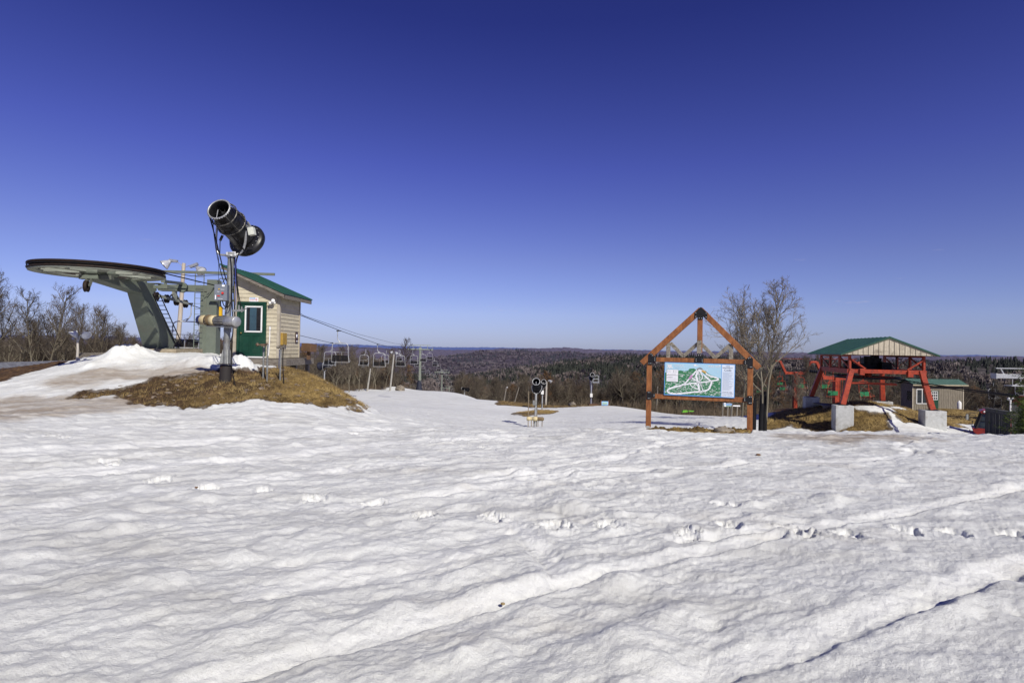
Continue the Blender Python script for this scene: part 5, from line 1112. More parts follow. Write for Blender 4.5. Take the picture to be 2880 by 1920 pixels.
# red line towers
def red_tower(px, D, ztop_py, label, w_=.5):
    b = G(px, D); tp = P(px, ztop_py, D); t = thing('red_lift_tower', b, label, 'lift tower')
    MB().beam((b.x, b.y, b.z-.5), (tp.x, tp.y, tp.z), w_, w_, (0, 1, 0)).build('mast', RED, t, True, .02)
    m = MB(); m.beam(tp+Vector((-1.5, 0, -.1)), tp+Vector((1.5, 0, -.1)), .3, .38)
    for s in (-1, 1): m.beam(tp+Vector((1.4*s, 0, 0)), tp+Vector((2.15*s, 0, 1.55)), .26, .28).box(tp+Vector((2.5*s, 0, 1.55)), (.7, .3, .2))
    m.build('crossarm', RED, t, True, .01)
    m = MB()
    for s in (-1, 1):
        m.beam(tp+Vector((2.15*s, 0, 1.6)), tp+Vector((2.3*s, 0, 2.0)), .06)
        for d in (-.6, -.2, .2, .6): m.lathe([(.05, -.04), (.17, -.05), (.17, .05), (.05, .04)], tp+Vector((2.45*s, d, .55)), (1, 0, 0), 10)
        m.beam(tp+Vector((2.3*s, -.8, .55)), tp+Vector((2.3*s, .8, .55)), .06, .12).beam(tp+Vector((2.3*s, 0, .55)), tp+Vector((2.1*s, 0, 1.4)), .08)
    m.build('sheave_assembly', DARKM, t, True)
    m = MB().tube([tp+Vector((-2.0, -.2, 1.9)), tp+Vector((2.0, -.2, 1.9))], .025, 5)
    for s in (-.2, .2): m.tube([tp+Vector((.32, -.3+s, -.2)), Vector((b.x+.32, b.y-.3+s, b.z+.8))], .025, 5)
    for k in range(10): z = b.z+.9+k*.35; m.tube([(b.x+.32, b.y-.5, z), (b.x+.32, b.y-.1, z)], .018, 4)
    m.build('ladder', RED, t, True)
red_tower(2237, 79, 1047, 'orange-red T-shaped lift tower standing alone left of the red terminal'); red_tower(2353, 60, 1060, 'orange-red lift tower seen through the legs of the red terminal', .55)
# red chairs with green seats
RC = make_chair('red_lift_chair', GRNS, RED, 'green-seated red chair hanging in the middle under the red terminal', 'red-framed green-seated double chairs', 0.0, .55)
RC.location = P(2432, 1119, 50)
RC.rotation_euler = (R(-6), 0, R(15))
for px, py, D, rz_, lb in [(2342, 1116, 53, 190, 'dark green-seated chair beside the ladder of the nearer red lift tower'), (2321, 1096, 62, 14, 'green-seated chair just left of the front-left leg of the red terminal'), (2252, 1094, 72, 15, 'bright green chair tucked close right of the lone red lift tower'), (2250, 1088, 80, 195, 'green chair behind the one close right of the lone red lift tower'),
                           (2200, 1099, 84, 15, 'green-seated chair lower left of the lone red lift tower'), (2193, 1085, 90, 195, 'dark green-seated chair left of the lone red lift tower, above another'), (2165, 1105, 96, 15, 'small distant green chair between the padded tree trunks and the red tower'), (2151, 1098, 105, 195, 'farthest tiny green chair behind the padded tree trunks'), (2132, 1106, 112, 15, 'tiny green chair just right of the trail map sign post')]:
    c = copy_tree(RC); c.location = P(px, py, D); c.rotation_euler = (0, 0, R(rz_)); c['label'] = lb
tag(MB().tube([P(2432, 1043, 50), P(2321, 1030, 62), P(2252, 1038, 72), P(2200, 1050, 84), P(2165, 1062, 96), P(2132, 1070, 112)], .02, 5).tube([P(2410, 1052, 44), P(2342, 1040, 53), P(2250, 1042, 80), P(2193, 1048, 90), P(2151, 1062, 105)], .02, 5).build('haul_rope', DARKM), 'thin dark rope carrying the green-seated chairs down into the wood', 'cable')
# ------------------------------------------------------------------ small brown hut at right
t = thing('operator_hut', G(2640, 59), 'small brown board hut with green ribbed roof and white double window behind the red terminal', 'hut')
h0 = P(2566, 1150, 58.0); h1 = P(2708, 1152, 58.6); hu = Vector((h1.x-h0.x, h1.y-h0.y, 0)); HLn = hu.length; hu.normalize(); hv = Vector((-hu.y, hu.x, 0)); hz0 = h0.z-.25
def HT(a, b, z): return Vector((h0.x, h0.y, hz0))+hu*a+hv*b+Vector((0, 0, z))
HM = Matrix(((hu.x, hv.x, 0), (hu.y, hv.y, 0), (0, 0, 1)))
Hh = 2.75; dp = 1.5
m = MB().poly([HT(0, 0, 0), HT(0, 0, Hh), HT(0, dp*.5, Hh+.42), HT(0, dp, Hh), HT(0, dp, 0)], hu*HLn)
k = 0
while k*.2 < HLn:
    m.beam(HT(k*.2+.05, -.012, .05), HT(k*.2+.05, -.012, Hh), .025, .02); k += 1
m.build('wall', BOARDG, t, True)
m = MB().poly([HT(-.25, dp*.5, Hh+.55), HT(-.25, -.35, Hh+.02), HT(-.25, -.35, Hh-.02), HT(-.25, dp*.5, Hh+.50)], hu*(HLn+.5)).poly([HT(-.25, dp*.5, Hh+.55), HT(-.25, dp+.3, Hh+.05), HT(-.25, dp+.3, Hh), HT(-.25, dp*.5, Hh+.50)], hu*(HLn+.5))
for k in range(19): m.beam(HT(-.2+k*(HLn+.4)/18, dp*.5, Hh+.565), HT(-.2+k*(HLn+.4)/18, -.35, Hh+.035), .06, .035)
m.build('roof', pm('pale_green_ribbed_roof', (.12, .215, .17), (.085, .16, .125), 2, .4, .2), t, True)
MB().beam(HT(-.27, -.37, Hh-.03), HT(HLn+.27, -.37, Hh-.03), .04, .13).build('fascia', pm('tan_fascia', (.38, .34, .24), None, 4, .7), t, True)
f = MB()
for a, b, w_, h_ in ((.42, 1.55, .07, 1.5), (1.02, 1.55, .07, 1.5), (1.62, 1.55, .07, 1.5), (1.02, 2.27, 1.27, .07), (1.02, .82, 1.27, .07)): f.box(HT(a, -.04, b), (w_, .06, h_), HM)
f = f.build('window_frame', WHITE, t, True); MB().box(HT(1.02, -.028, 1.55), (1.15, .02, 1.4), HM).build('pane', GLASS, f, True)
d = MB().box(HT(2.4, -.03, 1.12), (.92, .05, 2.05), HM).build('door', GREEN, t, True)
f = MB()
for a in (2.08, 2.29, 2.51, 2.72): f.box(HT(a, -.07, 1.65), (.045, .03, .86), HM)
for z in (1.23, 1.51, 1.79, 2.07): f.box(HT(2.4, -.07, z), (.68, .032, .045), HM)
f.build('window_frame', WHITE, d, True); MB().box(HT(2.4, -.06, 1.65), (.64, .02, .84), HM).build('pane', GLASS, d, True)
MB().beam(HT(2.05, -.065, .25), HT(2.75, -.065, 1.1), .05, .02).beam(HT(2.75, -.067, .25), HT(2.05, -.067, 1.1), .05, .02).build('cross_brace', pm('green_brace', (.03, .13, .085), None, 4, .5), d, True)
MB().box(HT(-.03, .4, 1.6), (.03, .5, .9), HM).build('side_window', GLASS, t, True)
for a in (0, HLn): MB().box(HT(a, -.02, Hh/2), (.1, .06, Hh), HM).build('corner_trim', TRIM, t, True)
MB().box(HT(1.2, -.5, .14), (1.7, .9, .1), HM).build('step', WEATHX, t, True)
b = G(2699, 56.5); tag(MB().lathe([(0, 0), (.17, .03), (.19, .15), (.19, .75), (.15, .88), (.06, .92), (.06, 1.0), (0, 1.0)], b, (0, 0, 1), 14).build('gas_cylinder', WHITE), 'white upright gas cylinder at the right corner of the brown hut', 'gas cylinder')
# ------------------------------------------------------------------ grey lift far right
def gt(s, D, z): return Vector((39.0+s, D, z))
t = thing('lift_tower', (41.5, 45, -4.5), 'grey galvanised lift tower crossarm with catwalk at the right margin', 'lift tower')
zc = P(2800, 1057, 45).z
MB().beam(gt(-.85, 45, zc), gt(6.2, 45, zc), .5, .34).box(gt(-.85, 45, zc), (.1, .55, .42)).build('crossarm', GALV, t, True, .01)
m = MB().beam(gt(-.7, 45, zc+.62), gt(6.2, 45, zc+.62), .08, .08)
for a, b in ((-.35, -.05), (2.7, 2.4), (4.6, 4.9)): m.beam(gt(a, 45, zc+.6), gt(b, 45, zc+.1), .08)
m.build('lifting_frame', GALV, t, True)
m = MB(); 
for s in (0, .0): pass
m.box(gt(2.6, 44.6, zc-.72), (5.4, .7, .06))
for k in range(9): m.beam(gt(.0+k*.65, 44.3, zc-.7), gt(.0+k*.65, 44.3, zc-.2), .035)
m.beam(gt(.0, 44.3, zc-.68), gt(5.2, 44.3, zc-.68), .07, .1).build('catwalk', GALV, t, True)
MB().cyl((41.9, 45, -4.6), (41.9, 45, zc), .26, n=16).build('mast', GALV, t, True)
GC = [(2790, 1122, 82, 0, 'grey-framed chair hanging above the dark fence, left of the crossarm tower'), (2806, 1148, 79, 180, 'grey-framed chair just above the dark fence top'), (2733, 1144, 98, 0, 'grey-framed chair right of the brown hut, above the groomer'), (2757, 1160, 108, 180, 'grey chair whose seat sits just above the groomer cab'), (2866, 1113, 70, 0, 'grey-framed chair at the right margin above the little red roof'), (2717, 1150, 118, 180, 'faint far chair touching the right corner of the brown hut')]
for px, py, D, rz_, lb in GC:
    c = copy_tree(CH); c.location = P(px, py, D); c.rotation_euler = (0, 0, R(rz_+12)); c['label'] = lb; c['group'] = 'chairs of the grey lift at right'
tag(MB().tube([P(2880, 1052, 60), P(2864, 1062, 70), P(2790, 1074, 82), P(2733, 1104, 98), P(2705, 1120, 112)], .014, 5).build('haul_rope', GALVD), 'thin rope of the grey lift at the right margin', 'cable')
b = G(2842, 40); t = thing('lamp_pole', b, 'white pole with small lamps behind the dark fence', 'lamp pole'); tp = P(2842, 1122, 40)
MB().cyl(b-Vector((0, 0, .3)), tp, .05, .05, 10).build('pole', WHITE, t, True); MB().lathe([(.02, 0), (.06, .05), (.11, .14), (0, .15)], tp+Vector((.05, 0, 0)), (.8, -.3, .1), 10).lathe([(.02, 0), (.06, .05), (.11, .14), (0, .15)], tp-Vector((.05, 0, 0)), (-.8, -.3, .1), 10).build('lamp_head', WHITE, t, True)
# ------------------------------------------------------------------ groomer
gp = lambda x, y, D=36.: P(2640+x/7.13, 1020+y/7.13, D)
t = thing('snow_groomer', G(2752, 36.8), 'red snow groomer with black glazed cab, half hidden behind the dark fence', 'snow groomer')
a0 = gp(700, 1305); z_b = a0.z; x0 = a0.x; zr0 = gp(800, 1010).z; zr1 = gp(800, 952).z
def GB(x, y, z): return Vector((x0+x*.80+y*.60, 36-x*.60+y*.80, z))
cabm = pm('cab_black', (.012, .012, .014), None, 5, .35, spec=.5)
# cab frame as pillars, glass slabs between
pil = [((.12, 0), (.42, .25)), ((1.35, 0), (1.3, .25)), ((.12, 1.6), (.42, 1.45)), ((1.35, 1.6), (1.3, 1.45))]
m = MB()
for (xa, ya), (xb, yb) in pil: m.beam(GB(xa, ya, z_b), GB(xb, yb, zr0), .10, .10)
m.beam(GB(.25, .12, (z_b+zr0)/2), GB(1.33, .12, (z_b+zr0)/2+.03), .04, .04)
m.build('cab_frame', cabm, t, True)
EY_ = Vector((.60, .80, 0)); EX_ = Vector((.80, -.60, 0))
MB().poly([GB(.16, .05, z_b), GB(1.33, .05, z_b), GB(1.28, .27, zr0), GB(.44, .27, zr0)], EY_*.02).poly([GB(.12, .1, z_b), GB(.42, .3, zr0), GB(.42, 1.4, zr0), GB(.12, 1.55, z_b)], EX_*.02).build('cab_glass', pm('greenish_glass', (.05, .065, .05), (.015, .018, .016), 3, .08, spec=.8), t, True)
MB().poly([GB(.38, .1, zr0), GB(.30, .1, zr0+.12), GB(.48, .1, zr1+.04), GB(1.45, .1, zr1), GB(1.45, .1, zr0)], EY_*1.5).build('cab_roof', REDD, t, True, .02)
m = MB()
for k in range(3): m.lathe([(0, 0), (.06, 0), (.05, .05), (0, .06)], GB(.52+k*.16, .12, zr0+.12), -EY_, 10)
m.build('roof_light', LENS, t, True)
MB().poly([GB(-.08, 0, z_b), GB(1.6, 0, z_b+.02), GB(3.2, 0, z_b-.05), GB(3.2, 0, z_b-.55), GB(.35, 0, z_b-.55), GB(.0, 0, z_b-.25)], EY_*1.7).build('body', REDD, t, True, .02)
MB().box(GB(2.4, .85, z_b+.35), (1.5, 1.5, .7), Matrix.Rotation(R(-37), 3, 'Z')).build('engine_cover', REDD, t, True, .03)
for y in (-.75, 1.75):
    m = MB(); prof = [(-.35, z_b-.72), (-.05, z_b-.42), (3.3, z_b-.42), (3.6, z_b-.72), (3.3, z_b-1.0), (-.05, z_b-1.0)]
    m.poly([GB(a, y, z) for a, z in prof], EY_*.75)
    for k in range(16): m.box(GB(-.1+k*.22, y+.37, z_b-.40), (.05, .78, .07), Matrix.Rotation(R(-37), 3, 'Z'))
    tr = m.build('track', BLK, t, True)
    m = MB()
    for k in range(5): m.lathe([(0, 0), (.2, 0), (.2, .04), (0, .04)], GB(.1+k*.72, y-.03, z_b-.72), EY_, 12)
    m.build('wheel', GALVD, tr, True)
MB().torus(GB(-.42, .4, z_b-.55), (0, 1, 0), .27, .03, 20, 6).build('hose_reel', GALVD, t, True)
m = MB().tube([gp(760, 1010), gp(690, 1008), gp(560, 1015), gp(550, 1060)], .022, 6).tube([gp(700, 1290), gp(665, 1260), gp(680, 1155), gp(600, 1140)], .02, 6).tube([gp(745, 1040), gp(600, 1045)], .018, 6)
m.build('mirror_arm', DARKM, t, True)
MB().box(gp(568, 1085), (.14, .08, .34)).build('mirror', GALVD, t, True, .01); MB().box(gp(597, 1090), (.05, .08, .38)).build('mirror', BLK, t, True, .01)
m = MB(); A = gp(-880, 1405, 35.4); B_ = gp(560, 1440, 35.4)
m.beam(A+Vector((0, 0, .0)), B_+Vector((0, 0, .0)), .1, .10)
for k in range(26): q = A.lerp(B_, k/25); m.beam(q, q-Vector((0, 0, .35)), .03, .06)
m.beam(A-Vector((0, 0, .28)), B_-Vector((0, 0, .28)), .1, .1).build('blade', DARKM, t, True)
# ------------------------------------------------------------------ dark board fence at right
def fence(pts, label, zb, wd=.14):
    t = thing('board_fence', (P(*pts[0]).x, P(*pts[0]).y, zb), label, 'fence'); m = MB(); k = 0
    for i in range(len(pts)-1):
        A = P(*pts[i]); B_ = P(*pts[i+1]); L = (B_-A); n = max(1, int(math.hypot(L.x, L.y)/wd))
        for j in range(n):
            q = A+L*((j+.5)/n); d = Vector((L.x, L.y, 0)).normalized(); jj = random.uniform(-.008, .008)
            m.box((q.x, q.y+jj, (q.z-.05+zb)/2), (wd-.012, .025, q.z-.05-zb), Matrix.Rotation(math.atan2(d.y, d.x), 3, 'Z'))
    m.build('boards', DARKF, t, True)
    m = MB()
    for i in range(len(pts)-1): m.beam(P(*pts[i])-Vector((0, .03, .06)), P(*pts[i+1])-Vector((0, .03, .06)), .05, .16).beam(P(*pts[i])+Vector((0, .0, .03)), P(*pts[i+1])+Vector((0, .0, .03)), .22, .04)
    m.build('cap_board', pm('grey_cap_board', (.10, .10, .10), (.06, .06, .06), 5, .8), t, True)
    return t
fence([(2771, 1148, 30), (2843, 1160, 28.2)], 'dark stained board fence with sloping cap, in front of the groomer', -3.2)
fence([(2845, 1125, 31), (2990, 1128, 31)], 'taller dark vertical-board wall behind the pine at the right margin', -3.2, .12)
t = thing('red_roofed_box', P(2868, 1160, 25), 'little red roofed box on a post behind the pine at the right margin', 'box')
c = P(2876, 1121, 25)
MB().poly([c+Vector((-.22, -.3, -.18)), c+Vector((-.02, -.3, .10)), c+Vector((.9, -.3, .10)), c+Vector((.9, -.3, -.18))], (0, .6, 0)).build('roof', RED, t, True, .01)
MB().box(c+Vector((.3, 0, -.25)), (.7, .45, .22)).build('body', pm('deep_red_box', (.2, .02, .015), None, 4, .6), t, True)
MB().beam(c+Vector((.35, 0, -.3)), (c.x+.35, c.y, -3), .14).build('post', RED, t, True)
# ------------------------------------------------------------------ small signs and tarp in the middle distance
t = thing('piste_map_board', G(1701, 83.5), 'small blue and green map board on two posts at the far snow edge', 'sign')
a = P(1692, 1133.5, 83.5); b = P(1710.5, 1134.5, 83.5); mid = (a+b)/2
MB().box(mid, (1.0, .04, .62)).build('board', SEDGE, t, True); MB().box(mid-Vector((0, .03, -.04)), (.9, .01, .46)).build('map_sky', SBLUE, t, True); MB().box(mid-Vector((.02, .04, .0)), (.62, .01, .25)).build('map_forest', pm('map_soft_green', (.2, .42, .3), (.5, .6, .55), 9, .5), t, True)
for x in (a.x-.08, b.x+.08): MB().beam((x, 83.5, mid.z+.45), (x, 83.5, gz(x, 83.5)-.2), .09).build('post', STAIN, t, True)
def dsign(px, D, rows, pyb, label):
    b = G(px, D); t = thing('direction_sign', b, label, 'sign')
    for (xa, xb, ya, yb, mt) in rows:
        p = P((xa+xb)/2, (ya+yb)/2, D); s = D/1600; q = MB().box(p-Vector((0, .05, 0)), ((xb-xa)*s, .03, (yb-ya)*s)).build('board', mt, t, True)
        MB().box(p+Vector((-.32*(xb-xa)*s, -.08, 0)), (.26*(xb-xa)*s, .01, (yb-ya)*s*.8)).build('symbol_plate', SWHITE, q, True)
        m = MB()
        for k in range(5): m.box(p+Vector(((-.06+k*.11)*(xb-xa)*s, -.075, 0)), (.07*(xb-xa)*s, .006, (yb-ya)*s*.35))
        m.build('lettering', SWHITE, q, True)
    for dx in (-.45, .1, .5)[:2 if len(rows) < 2 else 3]: MB().beam((b.x+dx, D, b.z-.3), (b.x+dx+.05, D, P(px, rows[0][2], D).z), .12).build('post', WEATH, t, True)
    return t
dsign(2046, 62, [(2034, 2056, 1132, 1134.6, SINK), (2034.5, 2058, 1135.2, 1139, SEDGE), (2035, 2058, 1139.6, 1143, SGREEN)], 1173, 'stack of three trail boards, dark, blue and green, below the big map sign')
dsign(2072, 60, [(2061, 2081, 1139, 1142.4, SWHITE)], 1173, 'single narrow white trail board right of the three-board stack')
t = thing('padded_barrier', G(1935, 66), 'lime green padded barrier lying at the edge of the wood behind the map sign', 'barrier')
MB().poly([P(1919, 1160, 66), P(1921, 1154, 66), P(1934, 1153.5, 66), P(1934.5, 1159, 66)], (0, .4, 0)).poly([P(1936, 1157, 66.2), P(1937, 1154.5, 66.2), P(1953, 1155, 66.2), P(1949, 1158, 66.2)], (0, .4, 0)).build('pad', LIME, t, True, .02)
# rocks
def rock(px, D, r, label, sc=(1.2, .9, .8)):
    b = G(px, D) ; o = MB().ball((0, 0, 0), r, 12, 8, sc, .14).build('rock', ROCK); o.location = b+Vector((0, 0, r*.35)); tag(o, label, 'rock')
    o.rotation_euler = (.3, .2, random.uniform(0, 6)); return o
rock(1128, 112, .95, 'pale boulder on the brown bank near the first line tower'); rock(1612, 82, .55, 'grey boulder on the grassy strip left of the caged snow gun')
rock(2037, 14.0, .16, 'tan rock in the dead grass under the trail map', (1.5, .9, .8)); rock(2058, 14.05, .11, 'smaller brown rock touching the tan one under the trail map', (1.3, .9, .8))
# debris on the near snow
x_, y_ = hit(1414, 1711, 2, 20); o = MB().ball((0, 0, 0), .013, 10, 6, (1.2, 1, .7), .1).build('pine_cone', pm('tan_cone', (.35, .27, .14), (.2, .14, .07), 40, .8)); o.location = (x_, y_, gz(x_, y_)+.028); tag(o, 'small tan seed lump lying on the ridge of the long ski track', 'debris')
x_, y_ = hit(551, 1384, 2, 30); o = MB().ball((0, 0, 0), .02, 8, 5, (1.2, 1, .5), .2).build('leaf_scrap', RUSTL); o.location = (x_, y_, gz(x_, y_)+.05); tag(o, 'tiny rusty leaf beside a broken footprint at left', 'debris')
x_, y_ = hit(2133, 1287, 2, 30); o = MB().ball((0, 0, 0), .03, 8, 5, (1.4, 1, .5), .2).build('leaf_scrap', RUSTL); o.location = (x_, y_, gz(x_, y_)+.05); tag(o, 'tiny brown leaf on the snow in front of the map sign', 'debris')
# ------------------------------------------------------------------ trees
def make_tree_meshes(seed, n1=15, spread=.42, lean=0., t0=.28, leafy=0, fine=True, forks=1, sub1=(8, 11), thin=1.0):
    rg = random.Random(seed); T = MB(); C = MB()
    def rv_(s): return Vector((rg.gauss(0, s), rg.gauss(0, s), rg.gauss(0, s)))
    def prism(mb, a, b, ra, rb):
        x, d, z = frame(b-a, (.3, .2, .9)); vs = []
        for p, r in ((a, ra), (b, rb)): vs += [p+x*r, p-x*r*.5+z*r*.87, p-x*r*.5-z*r*.87]
        mb.add(vs, [(0, 1, 4, 3), (1, 2, 5, 4), (2, 0, 3, 5)])
    def grow(p, d, L, r, lvl):
        segs = (9, 6, 3, 2, 1)[lvl]; pts = [p]; dd = d.normalized()
        for i in range(segs):
            dd = (dd+rv_((.045, .14, .17, .2, .2)[lvl])+Vector((0, 0, (.03, .07, .06, .04, .02)[lvl]))).normalized(); pts.append(pts[-1]+dd*L/segs)
        rs = [r*(1-.80*i/segs) for i in range(segs+1)]
        if lvl == 0: T.tube(pts, rs, 8, caps=False)
        elif lvl == 1: T.tube(pts, rs, 5, caps=False)
        else:
            for i in range(segs): prism(C, pts[i], pts[i+1], rs[i], rs[i+1])
        if lvl == 4 or (lvl == 3 and not fine):
            if leafy and rg.random() < leafy:
                for k in range(2):
                    q = pts[-1]+rv_(.01); u_ = rv_(1).normalized()*.013; w_ = rv_(1).normalized()*.010; LF.add([q, q+u_, q+u_+w_, q+w_], [(0, 1, 2, 3)])
            return
        nc = (n1, rg.randint(*sub1), rg.randint(5, 7), rg.randint(3, 4))[lvl]
        for k in range(nc):
            f = (t0 if lvl == 0 else .18)+(1-(t0 if lvl == 0 else .18))*(k+rg.random()*.7)/nc; f = min(f, .99); i = min(int(f*segs), segs-1); q = pts[i].lerp(pts[i+1], f*segs-i)
            ax_ = (pts[i+1]-pts[i]).normalized(); az = rg.uniform(0, 6.283) if lvl == 0 else rg.uniform(0, 6.283)
            if lvl == 0: az = k*2.4+rg.uniform(-.4, .4)
            x, _, z = frame(ax_); side = x*math.cos(az)+z*math.sin(az); ang = rg.uniform(.55, 1.0) if lvl == 0 else rg.uniform(.4, .95)
            if lvl == 0: l = spread*(1.1-.75*(f-t0)/(1-t0))*rg.uniform(.75, 1.15); ang *= 1-.35*f
            else: l = L*(.62-.30*f)*rg.uniform(.7, 1.2)
            grow(q, ax_*math.cos(ang)+side*math.sin(ang)+Vector((0, 0, .1)), l, (.0062, .0025, .0013, .0009)[lvl]*(thin if lvl < 2 else 1)*rg.uniform(.8, 1.1)*(1.15-.5*f), lvl+1)
    LF = MB()
    for k in range(forks):
        d = Vector((lean+(k-(forks-1)/2)*.16, rg.uniform(-.05, .05), 1)); grow(Vector((0, 0, 0)), d, .95*(1-.12*k), .0105*thin, 0)
    return T, C, LF
PROTO = []
def new_proto(seed, h, px, D, label, barkm, twigm, group=None, **kw):
    T, C, LF = make_tree_meshes(seed, **kw); b = G(px, D); t = thing('bare_tree', b-Vector((0, 0, .15)), label, 'tree', group); t.scale = (h, h, h); t.rotation_euler = (0, 0, seed*1.3)
    a = T.build('trunk', barkm, t); c = C.build('crown', twigm, t); l = None
    if LF.f: l = LF.build('dead_leaves', RUSTL, t)
    PROTO.append(t); return t
GL = 'bare trees on the left skyline'; GM = 'bare trees beyond the chair line'; GR = 'bare trees below the red lift'; GC_ = 'bare trees along the middle snow edge'
new_proto(1, 8.2, 131, 48, 'bare spreading tree with a pale lichened trunk, tallest of the left skyline group', BARK, TWIG, GL, n1=16)
new_proto(2, 7.6, 96, 46, 'bare tree with slim pale trunk, second from the left skyline group', BARK, TWIG, GL, n1=15, spread=.40)
new_proto(3, 7.8, 232, 56, 'broad bare tree rising behind the short lamp pole', BARK, TWIG, GL, n1=17, spread=.46, t0=.2)
new_proto(4, 10.0, 2152, 38, 'tallest bare tree, right of the map sign, with black padding round its foot', BARK, TWIGL, None, n1=18, spread=.33, t0=.34, lean=.10, sub1=(7, 9), thin=.82)
new_proto(5, 9.2, 2121, 37.5, 'bare tree close right of the map sign post with black padding round its foot', BARK, TWIGL, None, n1=15, spread=.40, t0=.36, lean=-.02, sub1=(6, 8), thin=.82)
new_proto(6, 10.5, 1136, 118, 'bare tree with a round dark crown rising over the skyline near the first line tower', TWIGD, TWIGD, GM, n1=16, spread=.40)
new_proto(7, 8.0, 1158, 138, 'tree still holding rusty dead leaves just left of the first line tower', BARK, TWIG, None, n1=12, spread=.38, leafy=.5, t0=.15)
def tcopy(i, px, D, h, label, group, rot=None, dx=0):
    c = copy_tree(PROTO[i]); h *= {GL: .83, GM: .88, GC_: .74, GR: .9}.get(group, 1.0); b = G(px, D); c.location = b-Vector((0, 0, .15)); c.scale = (h, h, h*random.uniform(.95, 1.05)); c.rotation_euler = (0, 0, rot if rot is not None else random.uniform(0, 6.28)); tag(c, label, 'tree', group); return c
tcopy(4, 2142, 37.2, 8.6, 'middle one of the three trees with black-padded trunks right of the map sign', None, 1.0)
for i, px, D, h, lb in [(0, 5, 44, 10.8, 'bare tree cut by the left margin, its top the highest there'), (1, -25, 40, 9.5, 'bare tree leaning in from outside the left margin'), (2, 60, 52, 7.6, None), (1, 165, 50, 7.8, None), (3, 196, 58, 8.2, 'slender bare tree between the tallest skyline tree and the short lamp pole'), (0, 262, 57, 8.8, None), (2, 292, 55, 8.4, 'bushy bare tree above the timber barrier'), (1, 325, 58, 7.8, None), (0, 352, 60, 7.2, 'bare tree nearest to the bullwheel column'), (2, 378, 62, 6.5, None), (1, 30, 56, 7.6, None),
                        (2, 110, 60, 7.2, None)]:
    tcopy(i, px, D, h, lb or 'bare tree in the left skyline row behind the snowy crest', GL)
for i, px, D, h, lb in [(2, 600, 55, 5.2, 'small bare tree showing between the lift tower and the snow gun pole'), (0, 625, 60, 5.2, 'small bare tree left of the snow gun pole foot'), (0, 880, 70, 7.2, None), (2, 905, 75, 7.8, 'bare tree behind the brown box, its top over the skyline'), (1, 850, 66, 6.2, None), (0, 945, 80, 7.4, None), (2, 985, 92, 8.2, None), (1, 1012, 104, 8.6, None), (0, 1060, 112, 8.8, None), (3, 1085, 116, 8.6, None), (2, 1110, 122, 8.8, None), (1, 1120, 132, 8.0, None), (2, 1300, 158, 7.5, None), (0, 1285, 165, 7.2, None), (1, 1330, 142, 8.0, None), (2, 1350, 134, 9.0, None)]:
    tcopy(i, px, D, h, lb or 'bare tree in the thicket beyond the chair line', GM)
for i, px, D, h, lb in [(2, 1395, 118, 9.0, None), (0, 1432, 108, 8.4, 'spreading pale tree between the two thin leaning poles'), (1, 1480, 110, 7.5, None), (2, 1580, 100, 8.0, None), (0, 1618, 98, 8.6, None), (3, 1645, 100, 8.0, None), (1, 1700, 102, 8.0, None), (0, 1716, 92, 8.2, 'pale many-limbed tree just right of the small map board'), (2, 1755, 96, 7.5, None), (3, 1782, 90, 7.4, 'pale upright trunk left of the big sign'), (1, 1800, 94, 7.6, None), (5, 1830, 88, 7.4, None), (0, 1880, 86, 7.6, None), (2, 1905, 80, 7.2, None), (3, 1925, 78, 7.2, None), (1, 1955, 76, 7.0, None), (0, 1985, 75, 7.0, None), (2, 2010, 74, 7.2, None), (3, 2062, 66, 6.5, 'pale birch-like tree seen through the right side of the sign frame'), (1, 2085, 70, 6.8, None), (6, 2100, 72, 6.0, None)]:
    tcopy(i, px, D, h, lb or 'bare tree along the middle snow edge', GC_)
for i, px, D, h, lb in [(1, 2090, 46, 8.4, 'leaning bare tree rising behind the right rafter of the sign'), (2, 2172, 78, 6.0, None), (0, 2285, 76, 6.6, None), (2, 2275, 74, 7.6, 'bare tree whose top shows above the left eave of the red terminal'), (1, 2310, 82, 8.4, None), (0, 2340, 78, 8.6, None), (3, 2262, 60, 5.8, None), (2, 2390, 70, 7.0, None), (0, 2430, 66, 6.2, None), (1, 2460, 74, 6.8, None), (2, 2490, 70, 6.2, None), (0, 2525, 76, 6.4, None), (6, 2165, 75, 5.4, None), (1, 2730, 84, 5.0, None), (2, 2770, 92, 5.4, None), (0, 2815, 88, 5.2, None), (2, 2850, 84, 5.0, None)]:
    tcopy(i, px, D, h, lb or 'bare tree in the thicket below the red lift', GR)
# black trunk padding
for px, D, h, r, lb in ((2121, 37.4, 2.35, .18, 'black padding round the trunk nearest the sign post'), (2142, 37.1, 2.75, .15, 'black padding round the middle padded trunk'), (2152, 37.9, 2.9, .17, 'tall black padding round the rightmost padded trunk')):
    b = G(px, D); tag(MB().tube([b-Vector((0, 0, .3)), b+Vector((.02, 0, h*.5)), b+Vector((.10 if px > 2130 else .05, 0, h))], [r, r*.95, r*.85], 12).build('trunk_pad', BLK), lb, 'padding')
